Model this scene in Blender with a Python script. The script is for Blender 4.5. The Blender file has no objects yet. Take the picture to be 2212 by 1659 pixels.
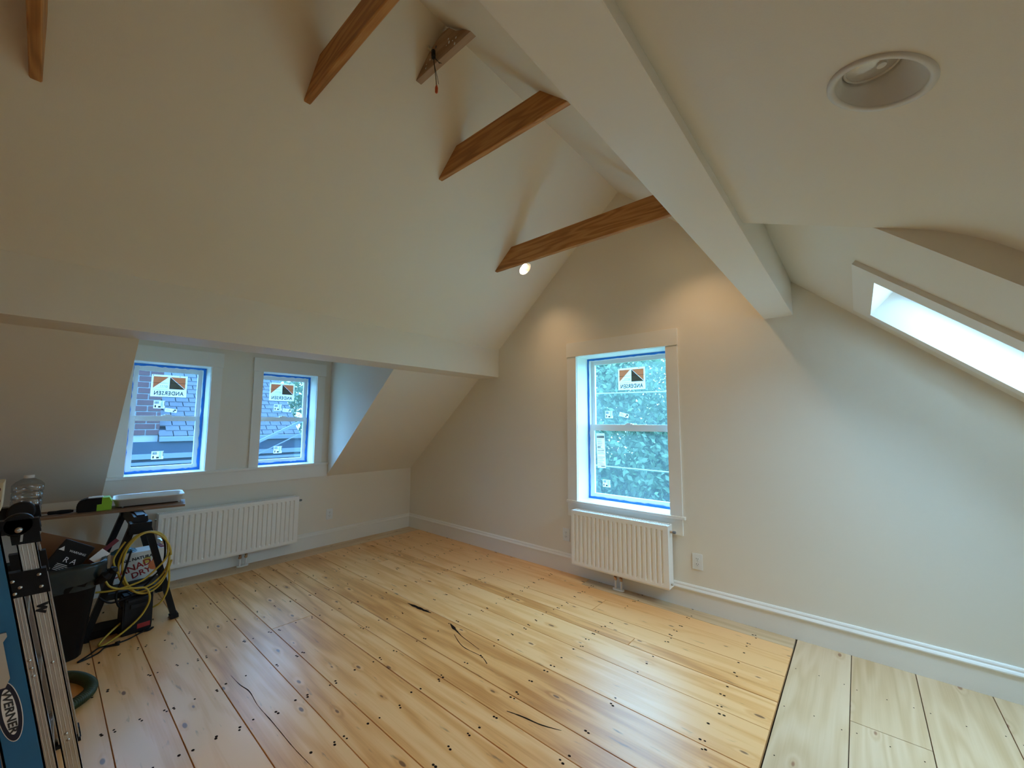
import bpy, bmesh, math, random
from mathutils import Vector, Matrix
import numpy as np
random.seed(7)
rng = np.random.default_rng(7)
sc = bpy.context.scene
COL = sc.collection
PI = math.pi

# ------------------------------------------------------------------ camera
cd = bpy.data.cameras.new('camera')
cam = bpy.data.objects.new('camera', cd)
COL.objects.link(cam)
cd.sensor_width = 36.0
cd.lens = 36.0 * 867.48 / 2212.0
cd.clip_start = 0.02
cd.clip_end = 200
def cam_axes(yaw, pitch, roll):
    y, p, r = map(math.radians, (yaw, pitch, roll))
    f = Vector((-math.sin(y) * math.cos(p), math.cos(y) * math.cos(p), math.sin(p)))
    rt = Vector((math.cos(y), math.sin(y), 0))
    up = rt.cross(f)
    return rt * math.cos(r) + up * math.sin(r), -rt * math.sin(r) + up * math.cos(r), f
rt, up, fw = cam_axes(40.638, 5.389, 0.275)
M = Matrix((rt, up, -fw)).transposed().to_4x4()
M.translation = Vector((4.657, -3.319, 1.4))
cam.matrix_world = M
sc.camera = cam

# ------------------------------------------------------------------ colour management
sc.view_settings.view_transform = 'Standard'
sc.view_settings.look = 'None'
sc.view_settings.gamma = 1.0
sc.view_settings.use_curve_mapping = False
sc.view_settings.exposure = 1.12
sc.cycles.use_denoising = True
try:
    sc.cycles.denoiser = 'OPENIMAGEDENOISE'
except Exception:
    pass
sc.cycles.max_bounces = 10
sc.cycles.diffuse_bounces = 7
sc.cycles.transparent_max_bounces = 12
sc.cycles.sample_clamp_indirect = 6
sc.cycles.caustics_reflective = False
sc.cycles.caustics_refractive = False

# ------------------------------------------------------------------ sky: even overcast daylight
w = bpy.data.worlds.new('overcast_sky')
sc.world = w
w.use_nodes = True
bg = w.node_tree.nodes['Background']
bg.inputs[0].default_value = (0.60, 0.81, 1.0, 1)
SKY = 14.5
# CIE overcast sky: the zenith is three times as bright as the horizon
_nt = w.node_tree
_tc = _nt.nodes.new('ShaderNodeTexCoord'); _sx = _nt.nodes.new('ShaderNodeSeparateXYZ')
_nt.links.new(_tc.outputs['Generated'], _sx.inputs[0])
_mx = _nt.nodes.new('ShaderNodeMath'); _mx.operation = 'MAXIMUM'; _mx.inputs[1].default_value = 0.0
_nt.links.new(_sx.outputs['Z'], _mx.inputs[0])
_ma = _nt.nodes.new('ShaderNodeMath'); _ma.operation = 'MULTIPLY_ADD'; _ma.inputs[1].default_value = SKY * 2 / 3; _ma.inputs[2].default_value = SKY / 3
_nt.links.new(_mx.outputs[0], _ma.inputs[0]); _nt.links.new(_ma.outputs[0], bg.inputs[1])

def area(name, loc, rot, sx, sy, energy, col=(1, 1, 1), portal=False):
    l = bpy.data.lights.new(name, 'AREA')
    l.shape = 'RECTANGLE'; l.size = sx; l.size_y = sy
    l.energy = energy; l.color = col
    if portal:
        l.cycles.is_portal = True
    o = bpy.data.objects.new(name, l)
    o.location = loc; o.rotation_euler = rot
    COL.objects.link(o)
    return o
def spot(name, loc, energy, col, size=math.radians(110), blend=0.9, direction=(0, 0, -1), rad=0.03):
    l = bpy.data.lights.new(name, 'SPOT')
    l.energy = energy; l.color = col; l.spot_size = size; l.spot_blend = blend
    l.shadow_soft_size = rad
    o = bpy.data.objects.new(name, l)
    o.location = loc
    o.rotation_euler = Vector(direction).to_track_quat('-Z', 'Y').to_euler()
    COL.objects.link(o)
    return o
# portals guide the sky light through each opening (they emit nothing themselves)
area('portal_window_one', (-0.30, -2.57, 1.42), (0, -PI / 2, 0), 1.0, 0.56, 1, portal=True)
area('portal_window_two', (-0.30, -1.58, 1.42), (0, -PI / 2, 0), 1.0, 0.56, 1, portal=True)
area('portal_window_three', (3.06, 0.36, 1.35), (-PI / 2, 0, 0), 0.86, 1.36, 1, portal=True)
WARM = (1.0, 0.66, 0.36)

# ------------------------------------------------------------------ materials
def mat(name):
    m = bpy.data.materials.new(name)
    m.use_nodes = True
    nt = m.node_tree
    return m, nt, nt.nodes['Principled BSDF']
def N(nt, t, **kw):
    n = nt.nodes.new(t)
    for k, v in kw.items():
        setattr(n, k, v)
    return n
def plain(name, col, rough=0.5, metal=0.0, bump=0.0, bscale=200, var=0.0, vscale=8, spec=0.5):
    m, nt, b = mat(name)
    b.inputs['Base Color'].default_value = (*col, 1)
    b.inputs['Roughness'].default_value = rough
    b.inputs['Metallic'].default_value = metal
    b.inputs['Specular IOR Level'].default_value = spec
    tc = N(nt, 'ShaderNodeTexCoord')
    if bump:
        n = N(nt, 'ShaderNodeTexNoise'); n.inputs['Scale'].default_value = bscale
        n.inputs['Detail'].default_value = 3
        nt.links.new(tc.outputs['Object'], n.inputs['Vector'])
        bp = N(nt, 'ShaderNodeBump'); bp.inputs['Strength'].default_value = bump
        bp.inputs['Distance'].default_value = 0.002
        nt.links.new(n.outputs['Fac'], bp.inputs['Height'])
        nt.links.new(bp.outputs['Normal'], b.inputs['Normal'])
    if var:
        n = N(nt, 'ShaderNodeTexNoise'); n.inputs['Scale'].default_value = vscale
        n.inputs['Detail'].default_value = 4
        nt.links.new(tc.outputs['Object'], n.inputs['Vector'])
        mx = N(nt, 'ShaderNodeMix', data_type='RGBA')
        mx.inputs[6].default_value = (*[c * (1 - var) for c in col], 1)
        mx.inputs[7].default_value = (*[min(1, c * (1 + var)) for c in col], 1)
        nt.links.new(n.outputs['Fac'], mx.inputs[0])
        nt.links.new(mx.outputs[2], b.inputs['Base Color'])
    return m
PAINT = plain('wall_paint', (0.82, 0.765, 0.67), 0.55, bump=0.12, bscale=260)
TRIM = plain('trim_paint', (0.86, 0.84, 0.79), 0.38, bump=0.03, bscale=60)
VINYL = plain('white_vinyl', (0.80, 0.82, 0.82), 0.35, bump=0.02)
RADP = plain('radiator_enamel', (0.93, 0.91, 0.87), 0.28, bump=0.02, bscale=90)
BLACKP = plain('black_plastic', (0.010, 0.010, 0.011), 0.5, bump=0.15, bscale=300, spec=0.22)
DARKG = plain('dark_grey_plastic', (0.022, 0.023, 0.025), 0.55, bump=0.1, spec=0.25)
TAPE = plain('blue_masking_tape', (0.02, 0.22, 0.75), 0.6, var=0.15, vscale=30)
PAPER = plain('white_paper', (0.80, 0.82, 0.84), 0.6, var=0.04)
INK = plain('black_ink', (0.03, 0.035, 0.04), 0.6, var=0.1)
GREYINK = plain('grey_ink', (0.32, 0.34, 0.36), 0.6, var=0.1, vscale=60)
ORANGE = plain('orange_print', (0.75, 0.20, 0.07), 0.6, var=0.15, vscale=20)
OLIVE = plain('olive_print', (0.16, 0.15, 0.11), 0.6, var=0.15, vscale=20)
ALU = plain('brushed_aluminium', (0.62, 0.60, 0.56), 0.38, metal=0.85, var=0.12, vscale=12, bump=0.1, bscale=120)
STEEL = plain('zinc_steel', (0.60, 0.58, 0.54), 0.3, metal=0.9, var=0.1)
BRASS = plain('brass_fitting', (0.50, 0.33, 0.20), 0.3, metal=0.9, var=0.15)
BLUEF = plain('blue_fibreglass', (0.012, 0.14, 0.33), 0.42, bump=0.08, bscale=90, var=0.12, vscale=15)
RED = plain('red_print', (0.32, 0.015, 0.015), 0.5, var=0.1)
MAROON = plain('maroon_card', (0.13, 0.012, 0.03), 0.5, var=0.1)
YELLOW = plain('yellow_cord', (0.52, 0.36, 0.04), 0.5, var=0.15, vscale=20)
GREENH = plain('green_hose', (0.016, 0.032, 0.008), 0.5, var=0.15)
LIME = plain('lime_plastic', (0.32, 0.62, 0.04), 0.4, var=0.1)
TEAL = plain('teal_film', (0.02, 0.09, 0.10), 0.35, var=0.3, vscale=25)
KRAFT = plain('kraft_cardboard', (0.22, 0.10, 0.04), 0.8, var=0.1, bump=0.1)
CREAM = plain('cream_card', (0.55, 0.48, 0.33), 0.7, var=0.1)
GOLD = plain('gold_print', (0.65, 0.45, 0.08), 0.5, var=0.1)
TRAYM = plain('paint_tray_plastic', (0.78, 0.75, 0.69), 0.45, var=0.1, vscale=6)
CONN = plain('orange_wire_nut', (0.55, 0.07, 0.01), 0.5, var=0.1)
DARKV = plain('dark_void', (0.01, 0.01, 0.012), 0.9, var=0.1)
LEADG = plain('lead_grey', (0.20, 0.21, 0.22), 0.6, var=0.15)
BRANCH = plain('bark', (0.10, 0.075, 0.05), 0.9, bump=0.5, bscale=40, var=0.2)
GRASS = plain('lawn_ground', (0.09, 0.14, 0.05), 0.95, var=0.3, vscale=2)

def wood(name, cols, knots=True, scale=1.0, rough=0.38, knotcol=(0.15, 0.06, 0.025), k3=False, ring=0.5, vary=0.25, stain=0.0, spec=0.5):
    """long grain along local X; every object gets its own offset from Object Info"""
    m, nt, b = mat(name)
    L = nt.links
    tc = N(nt, 'ShaderNodeTexCoord'); oi = N(nt, 'ShaderNodeObjectInfo')
    off = N(nt, 'ShaderNodeVectorMath', operation='SCALE')
    off.inputs[0].default_value = (37.0, 19.0, 11.0)
    L.new(oi.outputs['Random'], off.inputs['Scale'])
    add = N(nt, 'ShaderNodeVectorMath', operation='ADD')
    L.new(tc.outputs['Object'], add.inputs[0]); L.new(off.outputs[0], add.inputs[1])
    # knots first (they push the grain aside)
    mk = N(nt, 'ShaderNodeMapping'); mk.inputs['Scale'].default_value = (2.4 * scale, 6.5 * scale, 2.0 * scale)
    L.new(add.outputs[0], mk.inputs['Vector'])
    vo = N(nt, 'ShaderNodeTexVoronoi'); vo.voronoi_dimensions = '3D' if (k3 or not knots) else '2D'
    vo.inputs['Scale'].default_value = 1.0
    L.new(mk.outputs[0], vo.inputs['Vector'])
    sep = N(nt, 'ShaderNodeSeparateColor'); L.new(vo.outputs['Color'], sep.inputs[0])
    size = N(nt, 'ShaderNodeMapRange')
    size.inputs['From Min'].default_value = 0.35; size.inputs['From Max'].default_value = 1.0
    size.inputs['To Min'].default_value = 0.0; size.inputs['To Max'].default_value = 0.050
    L.new(sep.outputs[0], size.inputs['Value'])
    dn = N(nt, 'ShaderNodeMath', operation='SUBTRACT'); L.new(vo.outputs['Distance'], dn.inputs[0]); L.new(size.outputs[0], dn.inputs[1])
    kf = N(nt, 'ShaderNodeMapRange'); kf.interpolation_type = 'SMOOTHSTEP'
    kf.inputs['From Min'].default_value = -0.01; kf.inputs['From Max'].default_value = 0.02
    kf.inputs['To Min'].default_value = 1.0; kf.inputs['To Max'].default_value = 0.0
    L.new(dn.outputs[0], kf.inputs['Value'])
    # halo
    hf = N(nt, 'ShaderNodeMapRange'); hf.interpolation_type = 'SMOOTHSTEP'
    hf.inputs['From Min'].default_value = 0.0; hf.inputs['From Max'].default_value = 0.15
    hf.inputs['To Min'].default_value = 1.0; hf.inputs['To Max'].default_value = 0.0
    L.new(dn.outputs[0], hf.inputs['Value'])
    on = N(nt, 'ShaderNodeMath', operation='GREATER_THAN'); on.inputs[1].default_value = 0.55
    L.new(sep.outputs[0], on.inputs[0])
    kk = N(nt, 'ShaderNodeMath', operation='MULTIPLY'); L.new(kf.outputs[0], kk.inputs[0]); L.new(on.outputs[0], kk.inputs[1])
    hh = N(nt, 'ShaderNodeMath', operation='MULTIPLY'); L.new(hf.outputs[0], hh.inputs[0]); L.new(on.outputs[0], hh.inputs[1])
    # grain: wave bands warped by noise and by the knots
    mg = N(nt, 'ShaderNodeMapping'); mg.inputs['Scale'].default_value = (0.9 * scale, 9 * scale, 9 * scale)
    L.new(add.outputs[0], mg.inputs['Vector'])
    n1 = N(nt, 'ShaderNodeTexNoise'); n1.inputs['Scale'].default_value = 1.0; n1.inputs['Detail'].default_value = 2
    L.new(mg.outputs[0], n1.inputs['Vector'])
    k2 = N(nt, 'ShaderNodeMath', operation='MULTIPLY_ADD'); k2.inputs[1].default_value = 0.14
    L.new(hh.outputs[0], k2.inputs[0]); L.new(n1.outputs['Fac'], k2.inputs[2])
    freq = N(nt, 'ShaderNodeMath', operation='MULTIPLY'); freq.inputs[1].default_value = 42 * ring
    L.new(k2.outputs[0], freq.inputs[0])
    sn = N(nt, 'ShaderNodeMath', operation='SINE'); L.new(freq.outputs[0], sn.inputs[0])
    s01 = N(nt, 'ShaderNodeMath', operation='MULTIPLY_ADD'); s01.inputs[1].default_value = 0.5; s01.inputs[2].default_value = 0.5
    L.new(sn.outputs[0], s01.inputs[0])
    mf = N(nt, 'ShaderNodeMapping'); mf.inputs['Scale'].default_value = (3 * scale, 120 * scale, 120 * scale)
    L.new(add.outputs[0], mf.inputs['Vector'])
    n2 = N(nt, 'ShaderNodeTexNoise'); n2.inputs['Scale'].default_value = 1.0; n2.inputs['Detail'].default_value = 4
    L.new(mf.outputs[0], n2.inputs['Vector'])
    mb = N(nt, 'ShaderNodeMapping'); mb.inputs['Scale'].default_value = (0.8, 4.5, 4.5)
    L.new(add.outputs[0], mb.inputs['Vector'])
    n3 = N(nt, 'ShaderNodeTexNoise'); n3.inputs['Scale'].default_value = 1.0; n3.inputs['Detail'].default_value = 3
    L.new(mb.outputs[0], n3.inputs['Vector'])
    # total = .42 rings + .25 fine + .6 broad + per-object
    a1 = N(nt, 'ShaderNodeMath', operation='MULTIPLY'); a1.inputs[1].default_value = 0.30; L.new(s01.outputs[0], a1.inputs[0])
    a2 = N(nt, 'ShaderNodeMath', operation='MULTIPLY_ADD'); a2.inputs[1].default_value = 0.35; L.new(n2.outputs['Fac'], a2.inputs[0]); L.new(a1.outputs[0], a2.inputs[2])
    a3 = N(nt, 'ShaderNodeMath', operation='MULTIPLY_ADD'); a3.inputs[1].default_value = 0.75; L.new(n3.outputs['Fac'], a3.inputs[0]); L.new(a2.outputs[0], a3.inputs[2])
    a4 = N(nt, 'ShaderNodeMath', operation='MULTIPLY_ADD'); a4.inputs[1].default_value = vary; L.new(oi.outputs['Random'], a4.inputs[0]); L.new(a3.outputs[0], a4.inputs[2])
    cr = N(nt, 'ShaderNodeValToRGB')
    cr.color_ramp.elements[0].position = 0.42; cr.color_ramp.elements[0].color = (*cols[0], 1)
    cr.color_ramp.elements[1].position = 1.10 - 0.02; cr.color_ramp.elements[1].color = (*cols[2], 1)
    e = cr.color_ramp.elements.new(0.74); e.color = (*cols[1], 1)
    L.new(a4.outputs[0], cr.inputs[0])
    out = cr.outputs[0]
    if knots:
        mh = N(nt, 'ShaderNodeMix', data_type='RGBA'); mh.inputs[7].default_value = (cols[2][0] * .7, cols[2][1] * .55, cols[2][2] * .45, 1)
        hs = N(nt, 'ShaderNodeMath', operation='MULTIPLY'); hs.inputs[1].default_value = 0.10; L.new(hh.outputs[0], hs.inputs[0])
        L.new(hs.outputs[0], mh.inputs[0]); L.new(out, mh.inputs[6])
        mk2 = N(nt, 'ShaderNodeMix', data_type='RGBA'); mk2.inputs[7].default_value = (*knotcol, 1)
        ks = N(nt, 'ShaderNodeMath', operation='MULTIPLY'); ks.inputs[1].default_value = 0.85; L.new(kk.outputs[0], ks.inputs[0])
        L.new(ks.outputs[0], mk2.inputs[0]); L.new(mh.outputs[2], mk2.inputs[6])
        out = mk2.outputs[2]
    if stain:
        # dark drag streaks and smudges of old wear
        ms = N(nt, 'ShaderNodeMapping'); ms.inputs['Scale'].default_value = (7, 38, 7)
        L.new(add.outputs[0], ms.inputs['Vector'])
        n5 = N(nt, 'ShaderNodeTexNoise'); n5.inputs['Scale'].default_value = 1.0; n5.inputs['Detail'].default_value = 3
        L.new(ms.outputs[0], n5.inputs['Vector'])
        sr = N(nt, 'ShaderNodeMapRange'); sr.inputs['From Min'].default_value = 0.66; sr.inputs['From Max'].default_value = 0.80
        sr.inputs['To Max'].default_value = stain
        L.new(n5.outputs['Fac'], sr.inputs['Value'])
        mx = N(nt, 'ShaderNodeMix', data_type='RGBA'); mx.inputs[7].default_value = (0.13, 0.075, 0.04, 1)
        L.new(sr.outputs[0], mx.inputs[0]); L.new(out, mx.inputs[6]); out = mx.outputs[2]
    L.new(out, b.inputs['Base Color'])
    b.inputs['Roughness'].default_value = rough
    b.inputs['Specular IOR Level'].default_value = spec
    bp = N(nt, 'ShaderNodeBump'); bp.inputs['Strength'].default_value = 0.12; bp.inputs['Distance'].default_value = 0.002
    L.new(a2.outputs[0], bp.inputs['Height']); L.new(bp.outputs[0], b.inputs['Normal'])
    return m
OLDP = wood('old_pine_boards', ((0.54, 0.225, 0.055), (0.78, 0.40, 0.135), (0.88, 0.52, 0.225)), rough=0.37, stain=0.75, vary=0.42, spec=0.46)
NEWP = wood('new_pine_boards', ((0.54, 0.37, 0.20), (0.64, 0.465, 0.28), (0.70, 0.53, 0.345)), rough=0.5, spec=0.3, vary=0.12, ring=0.9, scale=0.8, knotcol=(0.30, 0.14, 0.07))
BORD = wood('border_pine', ((0.58, 0.36, 0.19), (0.70, 0.47, 0.27), (0.78, 0.58, 0.37)), rough=0.42, vary=0.12)
FIR = wood('aged_fir_timber', ((0.28, 0.105, 0.028), (0.48, 0.205, 0.058), (0.62, 0.32, 0.11)), rough=0.5, scale=1.4, ring=0.9, vary=0.1, knotcol=(0.07, 0.024, 0.010), k3=True)
ROUGHW = wood('dusty_spruce_offcut', ((0.27, 0.16, 0.10), (0.38, 0.24, 0.155), (0.46, 0.32, 0.22)), rough=0.8, scale=1.4, vary=0.1, k3=True)
PLY = wood('plywood_board', ((0.20, 0.11, 0.06), (0.28, 0.16, 0.09), (0.36, 0.22, 0.13)), knots=False, rough=0.6)

def backlit(name, col):
    m, nt, b = mat(name)
    b.inputs['Base Color'].default_value = (*col, 1); b.inputs['Roughness'].default_value = .5
    tc = N(nt, 'ShaderNodeTexCoord'); n = N(nt, 'ShaderNodeTexNoise'); n.inputs['Scale'].default_value = 30
    nt.links.new(tc.outputs['Object'], n.inputs['Vector'])
    mx = N(nt, 'ShaderNodeMix', data_type='RGBA'); mx.inputs[6].default_value = (*[c * .9 for c in col], 1); mx.inputs[7].default_value = (*col, 1)
    nt.links.new(n.outputs['Fac'], mx.inputs[0]); nt.links.new(mx.outputs[2], b.inputs['Base Color'])
    t = N(nt, 'ShaderNodeBsdfTranslucent'); nt.links.new(mx.outputs[2], t.inputs[0])
    ms = N(nt, 'ShaderNodeMixShader'); ms.inputs[0].default_value = .45
    nt.links.new(b.outputs[0], ms.inputs[1]); nt.links.new(t.outputs[0], ms.inputs[2]); nt.links.new(ms.outputs[0], nt.nodes['Material Output'].inputs[0])
    return m
STK = backlit('sticker_paper', (0.80, 0.80, 0.82)); STKO = backlit('sticker_orange', (0.85, 0.25, 0.10))
CRACKM = plain('dark_crack', (0.018, 0.010, 0.006), 0.9, var=.2, spec=0.05)
def glassmat(name, tint, refl=0.06, haze=0.0):
    m = bpy.data.materials.new(name); m.use_nodes = True
    nt = m.node_tree; nt.nodes.clear()
    o = N(nt, 'ShaderNodeOutputMaterial'); t = N(nt, 'ShaderNodeBsdfTransparent'); t.inputs[0].default_value = (*tint, 1)
    g = N(nt, 'ShaderNodeBsdfGlossy'); g.inputs['Roughness'].default_value = 0.03
    mx = N(nt, 'ShaderNodeMixShader'); mx.inputs[0].default_value = refl
    nt.links.new(t.outputs[0], mx.inputs[1]); nt.links.new(g.outputs[0], mx.inputs[2])
    last = mx.outputs[0]
    if haze:
        d = N(nt, 'ShaderNodeBsdfTranslucent'); d.inputs[0].default_value = (0.55, 0.85, 1.0, 1)
        tc = N(nt, 'ShaderNodeTexCoord'); ns = N(nt, 'ShaderNodeTexNoise'); ns.inputs['Scale'].default_value = 6
        nt.links.new(tc.outputs['Object'], ns.inputs['Vector'])
        mr = N(nt, 'ShaderNodeMapRange'); mr.inputs['To Min'].default_value = haze * 0.6; mr.inputs['To Max'].default_value = haze * 1.3
        nt.links.new(ns.outputs['Fac'], mr.inputs['Value'])
        m2 = N(nt, 'ShaderNodeMixShader'); nt.links.new(mr.outputs[0], m2.inputs[0])
        nt.links.new(last, m2.inputs[1]); nt.links.new(d.outputs[0], m2.inputs[2]); last = m2.outputs[0]
    nt.links.new(last, o.inputs[0])
    return m
FILMG = glassmat('glass_with_blue_film', (0.58, 0.80, 1.0), haze=0.006)
FILMC = glassmat('glass_with_cyan_film', (0.60, 0.86, 1.0), haze=0.03)
SKYG = glassmat('skylight_glass', (0.84, 0.95, 1.0))
CLEARP = glassmat('clear_plastic', (0.78, 0.81, 0.82), refl=0.20)
LENS = plain('reflector_lens', (0.62, 0.60, 0.57), 0.12, metal=0.35, bump=0.5, bscale=55)
FIXW = plain('fixture_white', (0.72, 0.71, 0.68), 0.4, bump=0.02)
def emis(name, col, s):
    m = bpy.data.materials.new(name); m.use_nodes = True
    b = m.node_tree.nodes['Principled BSDF']
    b.inputs['Emission Color'].default_value = (*col, 1); b.inputs['Emission Strength'].default_value = s
    return m
LAMPON = emis('lit_lamp_lens', (1.0, 0.84, 0.50), 5)

def brickmat():
    return plain('weathered_brick', (0.065, 0.032, 0.034), 0.85, bump=0.4, bscale=60, var=0.25, vscale=5, spec=0.05)
BRICK = brickmat()
SLATE = plain('grey_slate', (0.040, 0.043, 0.052), 0.65, bump=0.3, bscale=40, var=0.25, vscale=3, spec=0.08)
def leafmat(name, col):
    m, nt, b = mat(name)
    oi = N(nt, 'ShaderNodeTexCoord'); n = N(nt, 'ShaderNodeTexNoise'); n.inputs['Scale'].default_value = 2.2
    nt.links.new(oi.outputs['Object'], n.inputs['Vector'])
    mx = N(nt, 'ShaderNodeMix', data_type='RGBA')
    mx.inputs[6].default_value = (*[c * 0.55 for c in col], 1); mx.inputs[7].default_value = (*[min(1, c * 1.5) for c in col], 1)
    nt.links.new(n.outputs['Fac'], mx.inputs[0]); nt.links.new(mx.outputs[2], b.inputs['Base Color'])
    b.inputs['Roughness'].default_value = 0.6
    b.inputs['Subsurface Weight'].default_value = 0.0
    t = N(nt, 'ShaderNodeBsdfTranslucent'); nt.links.new(mx.outputs[2], t.inputs[0])
    ms = N(nt, 'ShaderNodeMixShader'); ms.inputs[0].default_value = 0.45
    o = nt.nodes['Material Output']
    nt.links.new(b.outputs[0], ms.inputs[1]); nt.links.new(t.outputs[0], ms.inputs[2]); nt.links.new(ms.outputs[0], o.inputs[0])
    return m
LEAF = leafmat('leaf_green', (0.075, 0.115, 0.062))

# ------------------------------------------------------------------ helpers
def link(o, parent=None):
    COL.objects.link(o)
    if parent is not None:
        o.parent = parent
    return o
def tag(o, label=None, cat=None, group=None, kind=None):
    if label: o['label'] = label
    if cat: o['category'] = cat
    if group: o['group'] = group
    if kind: o['kind'] = kind
    return o
def empty(name, loc=(0, 0, 0), rz=0, parent=None):
    o = bpy.data.objects.new(name, None)
    o.location = loc; o.rotation_euler = (0, 0, rz); o.empty_display_size = 0.1
    return link(o, parent)
class MB:
    """collects shapes, then links them as ONE mesh object"""
    def __init__(s): s.bm = bmesh.new()
    def face(s, pts):
        vs = [s.bm.verts.new(p) for p in pts]
        return s.bm.faces.new(vs)
    def box(s, a, b, bev=0.0, mtx=None):
        a = Vector(a); b = Vector(b)
        r = bmesh.ops.create_cube(s.bm, size=1.0)
        vs = r['verts']
        sz = b - a; c = (a + b) / 2
        for v in vs:
            v.co = Vector((v.co.x * sz.x, v.co.y * sz.y, v.co.z * sz.z)) + c
        if bev > 0:
            es = list({e for v in vs for e in v.link_edges})
            rr = bmesh.ops.bevel(s.bm, geom=vs + es, offset=bev, segments=2, affect='EDGES', profile=0.7)
            vs = list({v for f in rr['faces'] for v in f.verts} | {v for v in vs if v.is_valid})
        if mtx is not None:
            for v in set(vs): v.co = mtx @ v.co
        return s
    def prism(s, poly, axis, lo, hi):
        """poly: 2D points in the plane perpendicular to axis (x: (y,z); y: (x,z); z: (x,y))"""
        def P(p, t):
            return {'x': (t, p[0], p[1]), 'y': (p[0], t, p[1]), 'z': (p[0], p[1], t)}[axis]
        A = [s.bm.verts.new(P(p, lo)) for p in poly]; B = [s.bm.verts.new(P(p, hi)) for p in poly]
        s.bm.faces.new(A); s.bm.faces.new(B[::-1])
        n = len(poly)
        for i in range(n):
            s.bm.faces.new((A[i], B[i], B[(i + 1) % n], A[(i + 1) % n]))
        return s
    def bar(s, p0, p1, w, d, upv=(0, 0, 1), w1=None, d1=None, bev=0):
        """box beam from p0 to p1; w across, d along upv-ish"""
        p0 = Vector(p0); p1 = Vector(p1); ax = (p1 - p0).normalized()
        u = Vector(upv); sd = ax.cross(u).normalized(); u2 = sd.cross(ax).normalized()
        w1 = w if w1 is None else w1; d1 = d if d1 is None else d1
        A = [s.bm.verts.new(p0 + sd * (i * w / 2) + u2 * (j * d / 2)) for i, j in ((-1, -1), (1, -1), (1, 1), (-1, 1))]
        B = [s.bm.verts.new(p1 + sd * (i * w1 / 2) + u2 * (j * d1 / 2)) for i, j in ((-1, -1), (1, -1), (1, 1), (-1, 1))]
        s.bm.faces.new(A[::-1]); s.bm.faces.new(B)
        for i in range(4):
            s.bm.faces.new((A[i], A[(i + 1) % 4], B[(i + 1) % 4], B[i]))
        return s
    def tube(s, pts, r, seg=10, closed=False, rfun=None):
        pts = [Vector(p) for p in pts]; n = len(pts)
        rings = []
        nrm = None
        for i, p in enumerate(pts):
            if closed: t = (pts[(i + 1) % n] - pts[i - 1]).normalized()
            else: t = (pts[min(i + 1, n - 1)] - pts[max(i - 1, 0)]).normalized()
            if nrm is None:
                nrm = t.cross(Vector((0, 0, 1)))
                if nrm.length < 1e-3: nrm = t.cross(Vector((1, 0, 0)))
                nrm.normalize()
            nrm = (nrm - t * nrm.dot(t)).normalized(); bn = t.cross(nrm)
            rr = rfun(i) if rfun else r
            rings.append([s.bm.verts.new(p + (nrm * math.cos(a) + bn * math.sin(a)) * rr) for a in [2 * PI * k / seg for k in range(seg)]])
        for i in range(n if closed else n - 1):
            A = rings[i]; B = rings[(i + 1) % n]
            for k in range(seg):
                f = s.bm.faces.new((A[k], A[(k + 1) % seg], B[(k + 1) % seg], B[k])); f.smooth = True
        if not closed:
            s.bm.faces.new(rings[0][::-1]); s.bm.faces.new(rings[-1])
        return s
    def lathe(s, prof, c, seg=32, ax=Vector((0, 0, 1)), cap0=False, cap1=False, smooth=True):
        """prof list of (r, h) along ax from c"""
        ax = Vector(ax).normalized(); e1 = ax.orthogonal().normalized(); e2 = ax.cross(e1); c = Vector(c)
        R = [[s.bm.verts.new(c + ax * h + (e1 * math.cos(a) + e2 * math.sin(a)) * r) for a in [2 * PI * k / seg for k in range(seg)]] for r, h in prof]
        for A, B in zip(R, R[1:]):
            for k in range(seg):
                f = s.bm.faces.new((A[k], A[(k + 1) % seg], B[(k + 1) % seg], B[k])); f.smooth = smooth
        if cap0: s.bm.faces.new(R[0][::-1])
        if cap1: s.bm.faces.new(R[-1])
        return s
    def xf(s, m):
        for v in s.bm.verts: v.co = m @ v.co
        return s
    def build(s, name, m, parent=None, origin=None, normals=True):
        if normals: bmesh.ops.recalc_face_normals(s.bm, faces=s.bm.faces)
        if origin is not None:
            o_ = Vector(origin)
            for v in s.bm.verts: v.co -= o_
        me = bpy.data.meshes.new(name); s.bm.to_mesh(me); s.bm.free()
        me.materials.append(m)
        o = bpy.data.objects.new(name, me)
        if origin is not None: o.location = origin
        return link(o, parent)
def text_mesh(name, txt, m, parent, size, mtx, extrude=0.0004, bold=0.0, spacing=1.0, sx=1.0):
    cu = bpy.data.curves.new(name, 'FONT')
    cu.body = txt; cu.size = size; cu.align_x = 'CENTER'; cu.align_y = 'CENTER'
    cu.extrude = extrude; cu.offset = bold; cu.space_character = spacing; cu.resolution_u = 2
    t = bpy.data.objects.new(name, cu)
    COL.objects.link(t)
    dg = bpy.context.evaluated_depsgraph_get()
    me = bpy.data.meshes.new_from_object(t.evaluated_get(dg))
    bpy.data.objects.remove(t); bpy.data.curves.remove(cu)
    me.transform(Matrix.Diagonal((sx, 1, 1, 1))); me.transform(mtx)
    me.materials.clear(); me.materials.append(m)
    me.name = name
    return link(bpy.data.objects.new(name, me), parent)
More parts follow.
